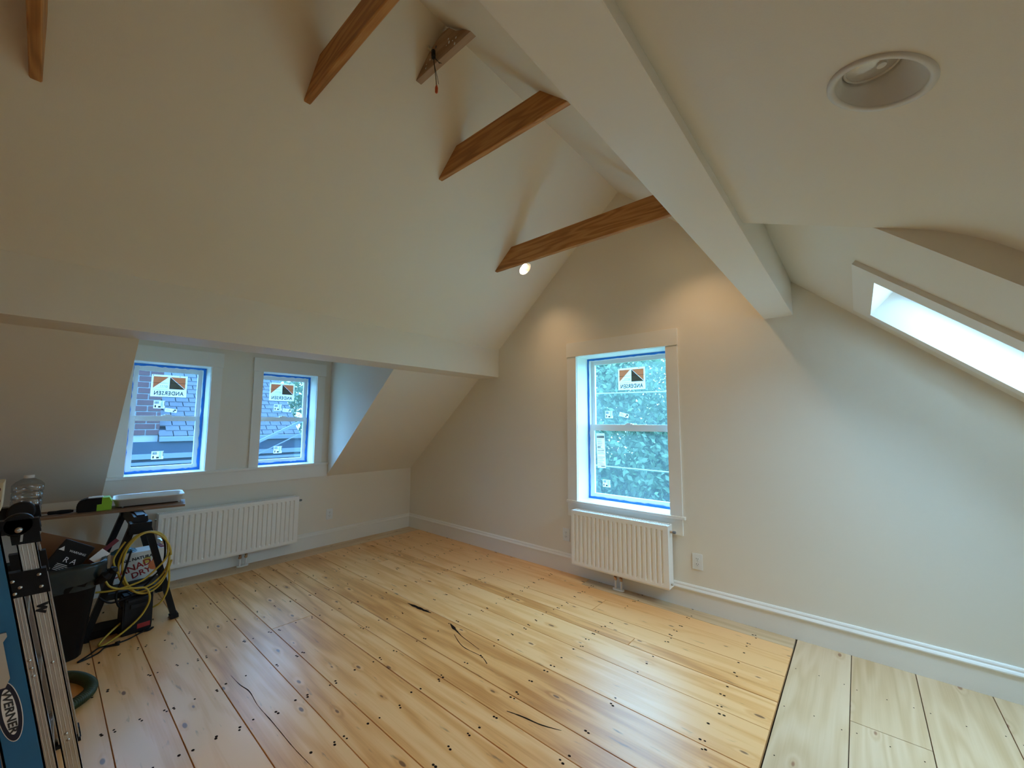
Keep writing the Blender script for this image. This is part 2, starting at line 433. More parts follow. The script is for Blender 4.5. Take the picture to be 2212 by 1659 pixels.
def smooth_path(pts, n=8, closed=False):
    pts = [Vector(p) for p in pts]; out = []
    N_ = len(pts)
    rg = range(N_ if closed else N_ - 1)
    for i in rg:
        if closed: p0, p1, p2, p3 = pts[i - 1], pts[i], pts[(i + 1) % N_], pts[(i + 2) % N_]
        else: p0, p1, p2, p3 = pts[max(i - 1, 0)], pts[i], pts[i + 1], pts[min(i + 2, N_ - 1)]
        for k in range(n):
            t = k / n
            out.append(0.5 * ((2 * p1) + (p2 - p0) * t + (2 * p0 - 5 * p1 + 4 * p2 - p3) * t * t + (3 * p1 - p0 - 3 * p2 + p3) * t ** 3))
    if not closed: out.append(pts[-1])
    return out
def grid_wall(mb, axis, lo, hi, u0, u1, z0, z1, holes):
    """box wall perpendicular to axis ('x' or 'y') between lo and hi, with rectangular holes (ua,ub,za,zb)"""
    us = sorted({u0, u1, *[h[0] for h in holes], *[h[1] for h in holes]})
    zs = sorted({z0, z1, *[h[2] for h in holes], *[h[3] for h in holes]})
    inside = lambda u, z: any(h[0] < u < h[1] and h[2] < z < h[3] for h in holes)
    solid = [[not inside((us[i] + us[i + 1]) / 2, (zs[j] + zs[j + 1]) / 2) for j in range(len(zs) - 1)] for i in range(len(us) - 1)]
    P = (lambda t, u, z: (t, u, z)) if axis == 'x' else (lambda t, u, z: (u, t, z))
    cache = {}
    def V(t, i, j):
        k = (t, i, j)
        if k not in cache: cache[k] = mb.bm.verts.new(P(t, us[i], zs[j]))
        return cache[k]
    ni, nj = len(us) - 1, len(zs) - 1
    for i in range(ni):
        for j in range(nj):
            if not solid[i][j]: continue
            for t in (lo, hi):
                mb.bm.faces.new((V(t, i, j), V(t, i + 1, j), V(t, i + 1, j + 1), V(t, i, j + 1)))
            for di, dj, a, b in ((-1, 0, (i, j), (i, j + 1)), (1, 0, (i + 1, j), (i + 1, j + 1)), (0, -1, (i, j), (i + 1, j)), (0, 1, (i, j + 1), (i + 1, j + 1))):
                q, r = i + di, j + dj
                if q < 0 or r < 0 or q >= ni or r >= nj or not solid[q][r]:
                    mb.bm.faces.new((V(lo, *a), V(lo, *b), V(hi, *b), V(hi, *a)))

# ------------------------------------------------------------------ measurements (metres)
YB = -7.0                 # rear of the room, behind the camera
XR = 6.14                 # right knee wall
K = 0.772                 # knee height
SS = 0.8719               # slope of the lower left roof
XI, XH, ZH, ZH2 = 1.294, 1.608, 1.900, 2.207
XA, ZA = 3.0906, 3.5266   # ridge
SL, SR = 0.8903, 0.9036
YD0, YD1 = -2.961, -1.150 # dormer cheeks
YC = -1.59                # end of the lower ceiling on the right
WA = (-2.841, -2.3025, 0.9325, 1.905)
WB = (-1.856, -1.311, 0.9325, 1.905)
WC = (2.634, 3.4815, 0.6708, 2.026)
Rz = lambda x: ZA - SR * (x - XA)
def Fz(x):
    z = 2.180 - 0.375 * (x - 4.359)
    if x > 4.84: z -= 1.5 * (min(x, 5.05) - 4.84) ** 2 + 0.63 * max(0, x - 5.05)
    return z

# ------------------------------------------------------------------ the shell
mb = MB(); mb.box((-0.3, YB - .2, -0.30), (XR + .3, 0.25, -0.024))
floor = mb.build('floor', DARKV); tag(floor, 'wide pine board floor, aged golden boards with paler new boards at right', kind='structure')

mb = MB(); grid_wall(mb, 'y', 0.0, 0.26, -0.3, 4.3, -0.3, 2.45, [(WC[0]-.011,WC[1]+.011,WC[2]-.011,WC[3]+.011)])
mb.prism([(-.3, 2.45), (4.3, 2.45), (4.3, Rz(4.3) + .42), (XA, ZA + .42), (-.3, 2.5)], 'y', 0.0, .26)
mb.prism([(4.3, -.3), (XR + .3, -.3), (XR + .3, Rz(XR + .3) + .42), (4.3, Rz(4.3) + .42)], 'y', 0.0, .26)
wall_far = mb.build('wall_far', PAINT); tag(wall_far, 'painted gable wall with the tall window', kind='structure')
mb = MB(); grid_wall(mb, 'x', -0.24, 0.0, YB - .2, 0.0, -0.3, 2.45, [(q[0]-.011,q[1]+.011,q[2]-.011,q[3]+.011) for q in (WA, WB)])
wall_left = mb.build('wall_left', PAINT); tag(wall_left, 'painted knee wall and dormer wall with two windows', kind='structure')
mb = MB(); grid_wall(mb, 'x', XR, XR + .24, YB - .2, 0.0, -0.3, 2.12, [(-4.1, -3.6, 0.60, 1.15)])
wall_right = mb.build('wall_right', PAINT); tag(wall_right, 'painted right knee wall', kind='structure')
mb = MB(); grid_wall(mb, 'y', YB - .24, YB, -0.3, XR + .3, -0.3, 4.2, [])
wall_near = mb.build('wall_near', PAINT); tag(wall_near, 'painted rear gable wall', kind='structure')

ceiling = empty('ceiling'); tag(ceiling, 'white painted sloped attic ceiling', kind='structure')
T = 0.10
def slab(poly_line, y0, y1, t=T):
    """poly_line: list of (x,z) bottom points; thickened upward"""
    top = [(x, z + t * 1.4) for x, z in poly_line][::-1]
    return poly_line + top
# left main slope with a small opening for the lit downlight
DLx, DLy = 2.335, -0.432
def slope_with_hole(name, xa, za, xb, zb, y0, y1, hx, hy, r):
    mb = MB()
    e1 = Vector((xb - xa, 0, zb - za)).normalized(); nrm = Vector((-e1.z, 0, e1.x))
    if nrm.z < 0: nrm = -nrm
    o = Vector((xa, 0, za)); L_ = (Vector((xb, 0, zb)) - o).length
    hu = (hx - xa) / e1.x
    sq = 0.13
    P = lambda u, y: o + e1 * u + Vector((0, y, 0))
    us = [0, hu - sq, hu + sq, L_]; ys = [y0, hy - sq, hy + sq, y1]
    for i in range(3):
        for j in range(3):
            if i == 1 and j == 1: continue
            mb.face([P(us[i], ys[j]), P(us[i + 1], ys[j]), P(us[i + 1], ys[j + 1]), P(us[i], ys[j + 1])])
    n = 48
    circ = []; squ = []
    for k in range(n):
        a = 2 * PI * k / n; c, s_ = math.cos(a), math.sin(a); q = sq / max(abs(c), abs(s_))
        circ.append(mb.bm.verts.new(P(hu + r * c, hy + r * s_))); squ.append(mb.bm.verts.new(P(hu + q * c, hy + q * s_)))
    for k in range(n):
        mb.bm.faces.new((circ[k], circ[(k + 1) % n], squ[(k + 1) % n], squ[k]))
    return mb.build(name, PAINT, ceiling), e1, nrm, o, hu
left_slope, eL, nL, oL, huL = slope_with_hole('left_slope', XH, ZH2, XA, ZA, YB, 0.0, DLx, DLy, 0.066)
lower = [(-0.0, K), (XI, ZH)]
mb = MB()
mb.prism(slab(lower, 0, 0), 'y', YD1 + .1, 0.0)
mb.prism(slab(lower, 0, 0), 'y', YB, YD0 - .1)
mb.build('lower_left_slope', PAINT, ceiling)
# header band that carries the main slope above the dormer
mb = MB(); mb.prism([(XI, ZH), (XH, ZH), (XH, ZH2), (XH, ZH2 + .25), (XI, ZH2 + .25)], 'y', YB, 0.0)
mb.build('header', PAINT, ceiling)
mb = MB()
ck = [(0.0, K), (XI, ZH), (XI, 2.40), (0.0, 2.40)]
mb.prism(ck, 'y', YD1, YD1 + .1); mb.prism(ck, 'y', YD0 - .1, YD0)
mb.build('dormer_cheek', PAINT, ceiling)
mb = MB(); mb.box((0.0, YD0, 2.12), (XI, YD1, 2.3)); mb.build('dormer_ceiling', PAINT, ceiling)
# right main slope (one plane from the ridge down), with the skylight well cut out
SKY_X0, SKY_X1, SKY_Y0, SKY_Y1 = 4.757, 5.75, -1.015, -0.330
mb = MB()
def Rq(x0, x1, y0, y1):
    mb.face([(x0, y0, Rz(x0)), (x1, y0, Rz(x1)), (x1, y1, Rz(x1)), (x0, y1, Rz(x0))])
Rq(XA, 4.30, YB, YC)
Rq(XA, SKY_X0, YC, 0.0); Rq(SKY_X0, SKY_X1, YC, SKY_Y0); Rq(SKY_X0, SKY_X1, SKY_Y1, 0.0); Rq(SKY_X1, XR, YC, 0.0)
mb.build('right_slope', PAINT, ceiling)
# lower ceiling over the near right part: gentle slope, hole for the dark downlight
DX, DY, DR = 4.725, -2.331, 0.0705
xs_ = [4.30, 4.359, 4.60, 4.85] + [4.85 + 0.02 * k for k in range(1, 11)] + [5.15, 5.6, XR]
mb = MB()
sq = 0.115
hx0, hx1 = DX - 0.115, DX + 0.115
xs_ = sorted(set([x for x in xs_ if not (hx0 < x < hx1)] + [hx0, hx1]))
for xa_, xb_ in zip(xs_, xs_[1:]):
    spans = [(YB, YC)]
    if xa_ >= hx0 - 1e-6 and xb_ <= hx1 + 1e-6: spans = [(YB, DY - sq), (DY + sq, YC)]
    for ya, yb in spans:
        f = mb.face([(xa_, ya, Fz(xa_)), (xb_, ya, Fz(xb_)), (xb_, yb, Fz(xb_)), (xa_, yb, Fz(xa_))])
n = 64; circ = []; squ = []
eF = Vector((1, 0, -0.375)).normalized(); nF = Vector((0.375, 0, 1)).normalized()
for k in range(n):
    a = 2 * PI * k / n; c, s_ = math.cos(a), math.sin(a)
    q = 0.115 / max(abs(c), abs(s_))
    r_ = DR
    xq = DX + q * c; xc = DX + r_ * c * eF.x
    circ.append(mb.bm.verts.new((xc, DY + r_ * s_, 2.18 - .375 * (xc - 4.359)))); squ.append(mb.bm.verts.new((xq, DY + q * s_, 2.18 - .375 * (xq - 4.359))))
for k in range(n):
    mb.bm.faces.new((circ[k], circ[(k + 1) % n], squ[(k + 1) % n], squ[k]))
# the step at its far end, closing up to the main slope
pl = [(x, Fz(x)) for x in xs_]
mb.build('lower_right_ceiling', PAINT, ceiling)
mb = MB()
# step face (x < crossing: lower ceiling hangs below the slope; beyond: the cheek rises above it)
xs_ = sorted(xs_ + [4.42, 4.5, 4.54, 4.66, 4.69, 4.71, 4.72, 4.73, 4.74, 4.75, 4.77, 4.80])
poly = [(x, min(Fz(x), Rz(x)) - (.002 if Rz(x) < Fz(x) else 0)) for x in xs_] + [(XR, 2.08), (4.30, 2.75)]
vs = [mb.bm.verts.new((x, YC, z)) for x, z in poly]; mb.bm.faces.new(vs)
mb.build('ceiling_step', PAINT, ceiling)
# outer roof skin: keeps the sky out of the voids
mb = MB()
mb.prism([(-0.6, 2.45), (XA, ZA + .3), (4.3, Rz(4.3) + .3), (XR + .5, 2.02), (XR + .5, 2.12), (4.3, Rz(4.3) + .42), (XA, ZA + .42), (-0.6, 2.55)], 'y', YB - .3, -1.10)
mb.prism([(-0.3, 0.9), (XA, ZA + .30), (XA, ZA + .42), (-0.3, 1.02)], 'y', -1.10, .3)
mb.prism([(XA, ZA + .30), (4.73, Rz(4.73) + .30), (4.73, Rz(4.73) + .42), (XA, ZA + .42)], 'y', -1.10, .3)
mb.prism([(4.70, Rz(4.70) + .30), (XR + .3, Rz(XR + .3) + .30), (XR + .3, Rz(XR + .3) + .42), (4.70, Rz(4.70) + .42)], 'y', SKY_Y1 + .02, .3)
mb.prism([(4.70, Rz(4.70) + .30), (XR + .3, Rz(XR + .3) + .30), (XR + .3, Rz(XR + .3) + .42), (4.70, Rz(4.70) + .42)], 'y', -1.10, SKY_Y0 - .02)
mb.prism([(SKY_X1 + .02, Rz(SKY_X1) + .30), (XR + .3, Rz(XR + .3) + .30), (XR + .3, Rz(XR + .3) + .42), (SKY_X1 + .02, Rz(SKY_X1) + .42)], 'y', SKY_Y0 - .03, SKY_Y1 + .03)
mb.prism([(XA, ZA + .30), (XR + .5, Rz(XR + .5) + .30), (XR + .5, 2.12), (4.3, Rz(4.3) + .42), (XA, ZA + .42), (-0.6, 2.55), (-0.6, 2.44), (-.3,.9)], 'y', -1.10, -1.06)

mb.box((-0.6, YB - .3, 2.35), (0.0, -1.0, 2.5))
o = mb.build('roof_skin', SLATE, ceiling)

# boxed beam, white, hanging under the right slope
XB0, XB1, ZB = 4.190, 4.359, 2.141
mb = MB(); mb.box((XB0, YB, ZB), (XB1, 0.0, 2.62), bev=0.004)
tr = mb.build('trim_1', TRIM); tag(tr, 'long white boxed beam running under the ceiling to the gable wall', kind='structure')

# ------------------------------------------------------------------ baseboards
BB = 0.1746
prof = [(0.0, 0.0), (0.018, 0.0), (0.018, 0.132), (0.020, 0.134), (0.027, 0.136), (0.027, 0.142), (0.021, 0.150), (0.016, 0.155), (0.016, 0.164), (0.012, 0.171), (0.008, BB), (0.0, BB)]
mb = MB(); mb.prism([(-a, z) for a, z in prof], 'x', 0.0, XR); o = mb.build('baseboard_far', TRIM); tag(o, 'tall white moulded baseboard along the gable wall', kind='structure')
mb = MB(); mb.prism([(a, z) for a, z in prof], 'y', YB, -0.0); o = mb.build('baseboard_left', TRIM); tag(o, 'tall white moulded baseboard along the knee wall', kind='structure')

# ------------------------------------------------------------------ floor boards
def plank(x0, x1, y0, y1, m, along='x', nails=True, zt=0.0, joists=None, crack=None):
    g = 0.0017
    th = 0.022
    if along == 'x':
        L_, W_ = x1 - x0 - 2 * g, y1 - y0 - 2 * g; loc = (x0 + g, y0 + g, 0); rz = 0
    else:
        L_, W_ = y1 - y0 - 2 * g, x1 - x0 - 2 * g; loc = (x1 - g, y0 + g, 0); rz = PI / 2
    mb = MB()
    b = 0.0012
    z = zt
    lo = [(0, 0), (L_, 0), (L_, W_), (0, W_)]; hi = [(b, b), (L_ - b, b), (L_ - b, W_ - b), (b, W_ - b)]
    A = [mb.bm.verts.new((p[0], p[1], -th)) for p in lo]; B = [mb.bm.verts.new((p[0], p[1], z - b)) for p in lo]; C_ = [mb.bm.verts.new((p[0], p[1], z)) for p in hi]
    for i in range(4):
        j = (i + 1) % 4
        mb.bm.faces.new((A[i], A[j], B[j], B[i])); mb.bm.faces.new((B[i], B[j], C_[j], C_[i]))
    mb.bm.faces.new(C_); mb.bm.faces.new(A[::-1])
    o = mb.build('plank', m, floor)
    o.location = loc; o.rotation_euler = (0, 0, rz)
    if nails:
        mb = MB(); cnt = 0
        ks = []
        if joists is None:
            k = 0.18
            while k < L_: ks.append(k); k += 0.405
            off = loc[0] if along == 'x' else loc[1]
            ks = [kk for kk in [(math.ceil(off / 0.405) * 0.405 - off) + 0.405 * i for i in range(30)] if 0.02 < kk < L_ - 0.02]
        for k in ks:
            rows = [0.12, 0.88] if W_ < 0.16 else [0.10, 0.5, 0.9]
            for r_ in rows:
                if along == 'x' and random.random() < 0.15: continue
                u = k + random.uniform(-.02, .02); v = W_ * r_ + random.uniform(-.008, .008)
                for q in range(2 if (along == 'x' and random.random() < 0.6) else 1):
                    uu = u + q * random.uniform(.012, .022); vv = v + q * random.uniform(-.008, .008)
                    rr = random.uniform(0.0045, 0.0065) if along == 'x' else 0.003
                    vs = [mb.bm.verts.new((uu + math.cos(2 * PI * t / 7) * rr * 1.25, vv + math.sin(2 * PI * t / 7) * rr, z + 0.0004)) for t in range(7)]
                    mb.bm.faces.new(vs); cnt += 1
        if cnt:
            nl = mb.build('nail_hole', CRACKM, o); nl['kind'] = 'stuff'
        else: mb.bm.free()
    if crack:
        mb = MB()
        for pts in crack:
            P_ = smooth_path([(a, b_, 0) for a, b_, _ in pts], 5); ws = [q[2] for q in pts]
            n_ = len(P_); L1 = []; L2 = []
            for i, p in enumerate(P_):
                t = i / (n_ - 1) * (len(ws) - 1); i0 = min(int(t), len(ws) - 2); ww = ws[i0] + (ws[i0 + 1] - ws[i0]) * (t - i0)
                ww *= random.uniform(.7, 1.2)
                L1.append(mb.bm.verts.new((p.x - loc[0], p.y - loc[1] + ww / 2, z + .0005))); L2.append(mb.bm.verts.new((p.x - loc[0], p.y - loc[1] - ww / 2, z + .0005)))
            for i in range(n_ - 1): mb.bm.faces.new((L1[i], L1[i + 1], L2[i + 1], L2[i]))
        mb.build('crack', CRACKM, o)
    return o
XS = 4.2698
seams = [-0.160, -0.305, -0.530, -0.695, -0.800, -1.045, -1.335, -1.640, -1.785, -1.930, -2.205, -2.350, -2.600, -2.812, -3.020, -3.290, -3.560, -3.78, -4.02, -4.30, -4.52, -4.80, -5.1, -5.38, -5.62, -5.9, -6.18, -6.45, -6.72, -7.0]
butts = {(-0.530): 3.062, (-0.800): 3.472, (-2.205): 1.573, (-2.350): 3.35, (-3.560): 2.3, (-1.045): 0.95}
cracks = {
    -1.640: [[(1.93, -1.372, .004), (2.02, -1.366, .030), (2.13, -1.360, .022), (2.2, -1.352, .004)],
             [(2.42, -1.362, .003), (2.48, -1.385, .026), (2.53, -1.400, .014), (2.62, -1.425, .005), (2.80, -1.455, .003)],
             [(2.55, -1.44, .003), (2.70, -1.50, .006), (2.86, -1.50, .003), (2.94, -1.53, .007)]],
    -1.785: [[(3.28, -1.742, .004), (3.36, -1.722, .009), (3.46, -1.705, .007), (3.55, -1.672, .003)]],
    -2.600: [[(1.95, -2.536, .001), (2.08, -2.528, .004), (2.18, -2.513, .005), (2.33, -2.520, .002), (2.51, -2.514, .004), (2.74, -2.509, .0025), (2.90, -2.498, .001)]],
}
ytop = -0.160
for s_, e_ in zip(seams, seams[1:]):
    x0 = 0.245
    if e_ in butts:
        plank(x0, butts[e_], e_, s_, OLDP, zt=random.uniform(-.0006, .0006)); plank(butts[e_], XS, e_, s_, OLDP, zt=random.uniform(-.0006, .0006))
    else:
        plank(x0, XS, e_, s_, OLDP, zt=random.uniform(-.0006, .0006), crack=cracks.get(e_))
plank(0.0, 0.245, YB, 0.0, BORD, 'y', nails=True)
plank(0.245, 2.75, -0.160, 0.0, OLDP); plank(2.75, XS, -0.160, 0.0, NEWP)
nx = [XS + .006, 4.546, 4.8213, 5.1046, 5.38, 5.66, 5.94, XR]
nb = {1: -0.722, 3: -2.1, 5: -1.3}
for i, (a, b_) in enumerate(zip(nx, nx[1:])):
    if i in nb:
        plank(a, b_, nb[i], 0.0, NEWP, 'y'); plank(a, b_, YB, nb[i], NEWP, 'y')
    else: plank(a, b_, YB, 0.0, NEWP, 'y')

# ------------------------------------------------------------------ windows
def frame_ring(mb, P, u0, u1, v0, v1, t0, t1, wl, wr=None, wb=None, wt=None):
    """rectangular ring in (u,v), depth t0..t1, P maps (t,u,v)->xyz"""
    wr = wl if wr is None else wr; wb = wl if wb is None else wb; wt = wl if wt is None else wt
    def bx(a, b_, c, d):
        p = P(t0, a, c); q = P(t1, b_, d)
        mb.box([min(x, y) for x, y in zip(p, q)], [max(x, y) for x, y in zip(p, q)], bev=0.0025)
    bx(u0, u0 + wl, v0, v1); bx(u1 - wr, u1, v0, v1); bx(u0 + wl, u1 - wr, v0, v0 + wb); bx(u0 + wl, u1 - wr, v1 - wt, v1)
def make_window(idx, label, axis, W4, depth, filmmat, glass, ears, stools=True, casew=0.098, casew_r=None):
    u0, u1, z0, z1 = W4
    # t grows outwards (away from the room)
    P = (lambda t, u, v: (-t, u, v)) if axis == 'x' else (lambda t, u, v: (u, t, v))
    root = empty('window_%d' % idx, P(0, (u0 + u1) / 2, z0)); inv = -Vector(root.location)
    tag(root, label, kind='structure')
    def bd(mb, name, m): return mb.build(name, m, root, origin=root.location) and None
    def B(mb, name, m):
        for v in mb.bm.verts: v.co += inv
        return mb.build(name, m, root)
    # jamb lining
    mb = MB(); e = 0.012
    def bx(mb, a, b_, bev=0.0015):
        p = P(*a); q = P(*b_); mb.box([min(x, y) for x, y in zip(p, q)], [max(x, y) for x, y in zip(p, q)], bev=bev)
    for s0, s1, v0, v1 in ((u0 - e, u0, z0, z1 + e), (u1, u1 + e, z0, z1 + e), (u0, u1, z1, z1 + e), (u0 - e, u1 + e, z0 - e, z0)):
        bx(mb, (-0.001, s0, v0), (depth + .05, s1, v1), bev=0)
    B(mb, 'jamb', TRIM)
    # outer vinyl frame
    mb = MB(); frame_ring(mb, P, u0, u1, z0, z1, depth, depth + 0.075, 0.022); B(mb, 'window_frame', VINYL)
    g0, g1, gz0, gz1, r0, r1 = glass
    lo, hi = depth + 0.006, depth + 0.034
    mb = MB(); frame_ring(mb, P, u0 + .018, u1 - .018, z0 + .018, r1, lo, hi, g0 - u0 - .018, u1 - g1 - .018, gz0 - z0 - .018, r1 - r0); B(mb, 'lower_sash', VINYL)
    mb = MB(); frame_ring(mb, P, u0 + .018, u1 - .018, r0 + .008, z1 - .018, hi + .002, hi + .03, g0 - u0 - .018, u1 - g1 - .018, r1 - r0 - .008, z1 - .018 - gz1); B(mb, 'upper_sash', VINYL)
    mb = MB(); bx(mb, (lo + .012, g0 - .005, gz0 - .005), (lo + .016, g1 + .005, r0 + .005), 0); pane_l = B(mb, 'glass_pane', filmmat)
    mb = MB(); bx(mb, (hi + .014, g0 - .005, r1 - .005), (hi + .018, g1 + .005, gz1 + .005), 0); pane_u = B(mb, 'glass_pane', filmmat)
    # sash lock on the meeting rail
    mb = MB(); um = (u0 + u1) / 2
    bx(mb, (lo - .004, um - .035, r1 - .001), (lo + .02, um + .035, r1 + .008), .002); bx(mb, (lo - .012, um - .018, r1 + .004), (lo + .01, um + .022, r1 + .014), .003)
    B(mb, 'sash_lock', VINYL)
    # blue painter's tape, ragged
    mb = MB(); tt = depth - .0012
    def strip(a, b_, w0, side):
        n_ = 26
        A = []; C_ = []
        for i in range(n_ + 1):
            f = i / n_; uu = a[0] + (b_[0] - a[0]) * f; vv = a[1] + (b_[1] - a[1]) * f; wj = w0 * random.uniform(.75, 1.15)
            A.append(mb.bm.verts.new(P(tt, uu, vv))); C_.append(mb.bm.verts.new(P(tt - random.uniform(0, .0015), uu + side[0] * wj, vv + side[1] * wj)))
        for i in range(n_): mb.bm.faces.new((A[i], A[i + 1], C_[i + 1], C_[i]))
    strip((u0 + .001, z0 + .001), (u0 + .001, z1 - .001), .019, (1, 0)); strip((u1 - .001, z0 + .001), (u1 - .001, z1 - .001), .022, (-1, 0))
    strip((u0, z0 + .001), (u1, z0 + .001), .021, (0, 1)); strip((u0, z1 - .001), (u1, z1 - .001), .020, (0, -1))
    B(mb, 'masking_tape', TAPE)
    # casing
    cw = casew; cr_ = casew_r or casew
    for s0, s1 in ((u0 - cw, u0 - .003), (u1 + .003, u1 + cr_)):
        mb = MB(); bx(mb, (-0.019, s0, z0 - .0), (0.0, s1, z1 + .001)); B(mb, 'side_casing', TRIM)
    mb = MB(); bx(mb, (-0.025, u0 - cw - ears, z1 + .002), (0.0, u1 + cr_ + ears, z1 + 0.140)); B(mb, 'head_casing', TRIM)
    return root, P, B, bx
CSW = 0.100
win1, P1, B1, bx1 = make_window(1, 'left dormer window with blue tape and a logo sticker, sill beside the slope', 'x', WA, 0.165, FILMG, (-2.785, -2.357, 0.988, 1.845, 1.393, 1.439), 0.006, casew=CSW, casew_r=0.088)
win2, P2, B2, bx2 = make_window(2, 'right dormer window with blue tape and a logo sticker, beside the bright cheek', 'x', WB, 0.165, FILMG, (-1.800, -1.367, 0.988, 1.845, 1.393, 1.439), 0.006, casew=0.088)
win3, P3, B3, bx3 = make_window(3, 'tall gable window with blue tape, stickers and trees outside', 'y', WC, 0.195, FILMC, (2.694, 3.421, 0.724, 1.965, 1.320, 1.380), 0.004, casew=0.104, casew_r=0.098)
# shared stool and apron under the dormer windows
mb = MB(); mb.box((-0.165, -1.856, 0.9325 - .024), (0.0, -1.311, 0.9330)); mb.box((-0.165, -2.841, 0.9325 - .024), (0.0, -2.3025, 0.9330)); mb.box((-0.002, YD0, 0.9325 - .026), (0.034, YD1, 0.9325), bev=.005)
o = mb.build('trim_2', TRIM); tag(o, 'white stool board under both dormer windows', kind='structure')
mb = MB(); mb.box((0, YD0, 0.776), (0.018, YD1, 0.908), bev=.002)
o = mb.build('trim_3', TRIM); tag(o, 'white apron board below the dormer window stool', kind='structure')
mb = MB(); bx3(mb, (-0.032, 2.520, 0.6708 - .024), (0.0, 3.600, 0.6708), .005); bx3(mb, (-.001, 2.634, .6708 - .024), (.19, 3.4815, .6713), 0); B3(mb, 'stool', TRIM)
mb = MB(); bx3(mb, (-0.018, 2.530, 0.525), (0.0, 3.578, 0.648), .002); B3(mb, 'apron', TRIM)

# stickers on the panes. local frame: a runs to the viewer's right, b up, placed just inside the pane
def sticker_frame(axis, root):
    if axis == 'x': return lambda t, a, b_: Vector((-t, a, b_)) - Vector(root.location)
    return lambda t, a, b_: Vector((a, t, b_)) - Vector(root.location)
def quad(mb, F, t, pts): mb.face([F(t, *p) for p in pts])
def logo_sticker(root, axis, t, a0, a1, b0, b1):
    F = sticker_frame(axis, root); w_, h = a1 - a0, b1 - b0
    U = lambda x: a0 + w_ * x; V = lambda y: b0 + h * y
    s = MB(); quad(s, F, t, [(U(0), V(0)), (U(1), V(0)), (U(1), V(1)), (U(0), V(1))]); st = s.build('logo_sticker', STK, root); st['label'] = 'white sticker with orange panels and mirrored lettering'
    t2 = t - .0006
    s = MB(); quad(s, F, t2, [(U(.05), V(.38)), (U(.47), V(.92)), (U(.05), V(.92))]); quad(s, F, t2, [(U(.51), V(.92)), (U(.95), V(.38)), (U(.95), V(.92))]); s.build('orange_panel', STKO, st)
    s = MB(); quad(s, F, t2, [(U(.50), V(.36)), (U(.95), V(.36)), (U(.50), V(.92))]); s.build('dark_triangle', OLIVE, st)
    s = MB()
    for y0, x0, x1 in ((.62, .02, .46), (.64, .50, .98)): quad(s, F, t2 - .0003, [(U(x0), V(y0)), (U(x1), V(y0)), (U(x1), V(y0 + .012)), (U(x0), V(y0 + .012))])
    for x, y in ((.04, .965), (.78, .965)): quad(s, F, t2, [(U(x - .02), V(y - .012)), (U(x + .02), V(y - .012)), (U(x + .02), V(y + .015)), (U(x - .02), V(y + .015))])
    s.build('dark_line', INK, st)  # thin dark lines and two small marks on the sticker
    s = MB()
    for k in range(4):
        y = .43 - .03 * k if k < 2 else .33 - .02 * (k - 2)
        quad(s, F, t2, [(U(.18 - .05 * k), V(y)), (U(.46), V(y)), (U(.46), V(y + .008)), (U(.18 - .05 * k), V(y + .008))])
    for k in range(9):
        aa = 2 * PI * k / 9; c = (.42, .48)
        quad(s, F, t2, [(U(c[0] + .035 * math.cos(aa)), V(c[1] + .045 * math.sin(aa))), (U(c[0] + .035 * math.cos(aa + .6)), V(c[1] + .045 * math.sin(aa + .6))), (U(c[0] + .018 * math.cos(aa + .6)), V(c[1] + .023 * math.sin(aa + .6))), (U(c[0] + .018 * math.cos(aa)), V(c[1] + .023 * math.sin(aa)))])
    for k in range(3): quad(s, F, t2, [(U(.24 + .05 * k), V(.46)), (U(.255 + .05 * k), V(.46)), (U(.275 + .05 * k), V(.53)), (U(.26 + .05 * k), V(.53))])
    s.build('small_print', GREYINK, st)
    # mirrored word: read from outside
    c = F(t2 - .0004, U(.5), V(.155))
    if axis == 'x': R_ = Matrix(((0, 0, -1, 0), (-1, 0, 0, 0), (0, 1, 0, 0), (0, 0, 0, 1)))
    else: R_ = Matrix(((-1, 0, 0, 0), (0, 0, 1, 0), (0, 1, 0, 0), (0, 0, 0, 1)))
    text_mesh('lettering', 'ANDERSEN', INK, st, h * .255, Matrix.Translation(c) @ R_, bold=0.0012, spacing=1.12, sx=w_ * .90 / (h * .255 * 5.95 * 1.0))
    return st
def code_sticker(root, axis, t, a0, a1, b0, b1, tilt=0.0, tall=False, square=True):
    F0 = sticker_frame(axis, root); ca, cb = (a0 + a1) / 2, (b0 + b1) / 2
    def F(tt, a, b_):
        da, db = a - ca, b_ - cb
        return F0(tt, ca + da * math.cos(tilt) - db * math.sin(tilt), cb + da * math.sin(tilt) + db * math.cos(tilt))
    w_, h = a1 - a0, b1 - b0; U = lambda x: a0 + w_ * x; V = lambda y: b0 + h * y
    s = MB(); quad(s, F, t, [(U(0), V(0)), (U(1), V(0)), (U(1), V(1)), (U(0), V(1))]); st = s.build('label_sticker', STK, root)
    s = MB(); t2 = t - .0006
    def R(x0, x1, y0, y1, m=None): quad(s, F, t2, [(U(x0), V(y0)), (U(x1), V(y0)), (U(x1), V(y1)), (U(x0), V(y1))])
    if tall:
        R(.05, .95, .86, .93)
        for k in range(16):
            y = .80 - k * .05
            if k in (4, 9): continue
            R(.08, .08 + random.uniform(.5, .85), y, y + .014)
        R(.1, .5, .58, .62); R(.6, .9, .50, .52); R(.45, .95, .03, .05)
    elif square:
        for k in range(5): R(.06, .40 + .2 * random.random(), .60 + k * .07, .63 + k * .07)
        for k in range(4): R(.10 + k * .09, .14 + k * .09, .58, .9)
        for k in range(5): R(.62 + k * .045, .64 + k * .045, .1, .95)
        R(.10, .22, .12, .42); R(.40, .62, .10, .30); R(.93, .99, .35, .95)
    else:
        for k in range(3): R(.08, .55 - .1 * k, .25 + k * .2, .31 + k * .2)
        R(.66, .80, .15, .45); R(.74, .92, .5, .85)
    s.build('small_print', GREYINK if tall else INK, st)
    return st
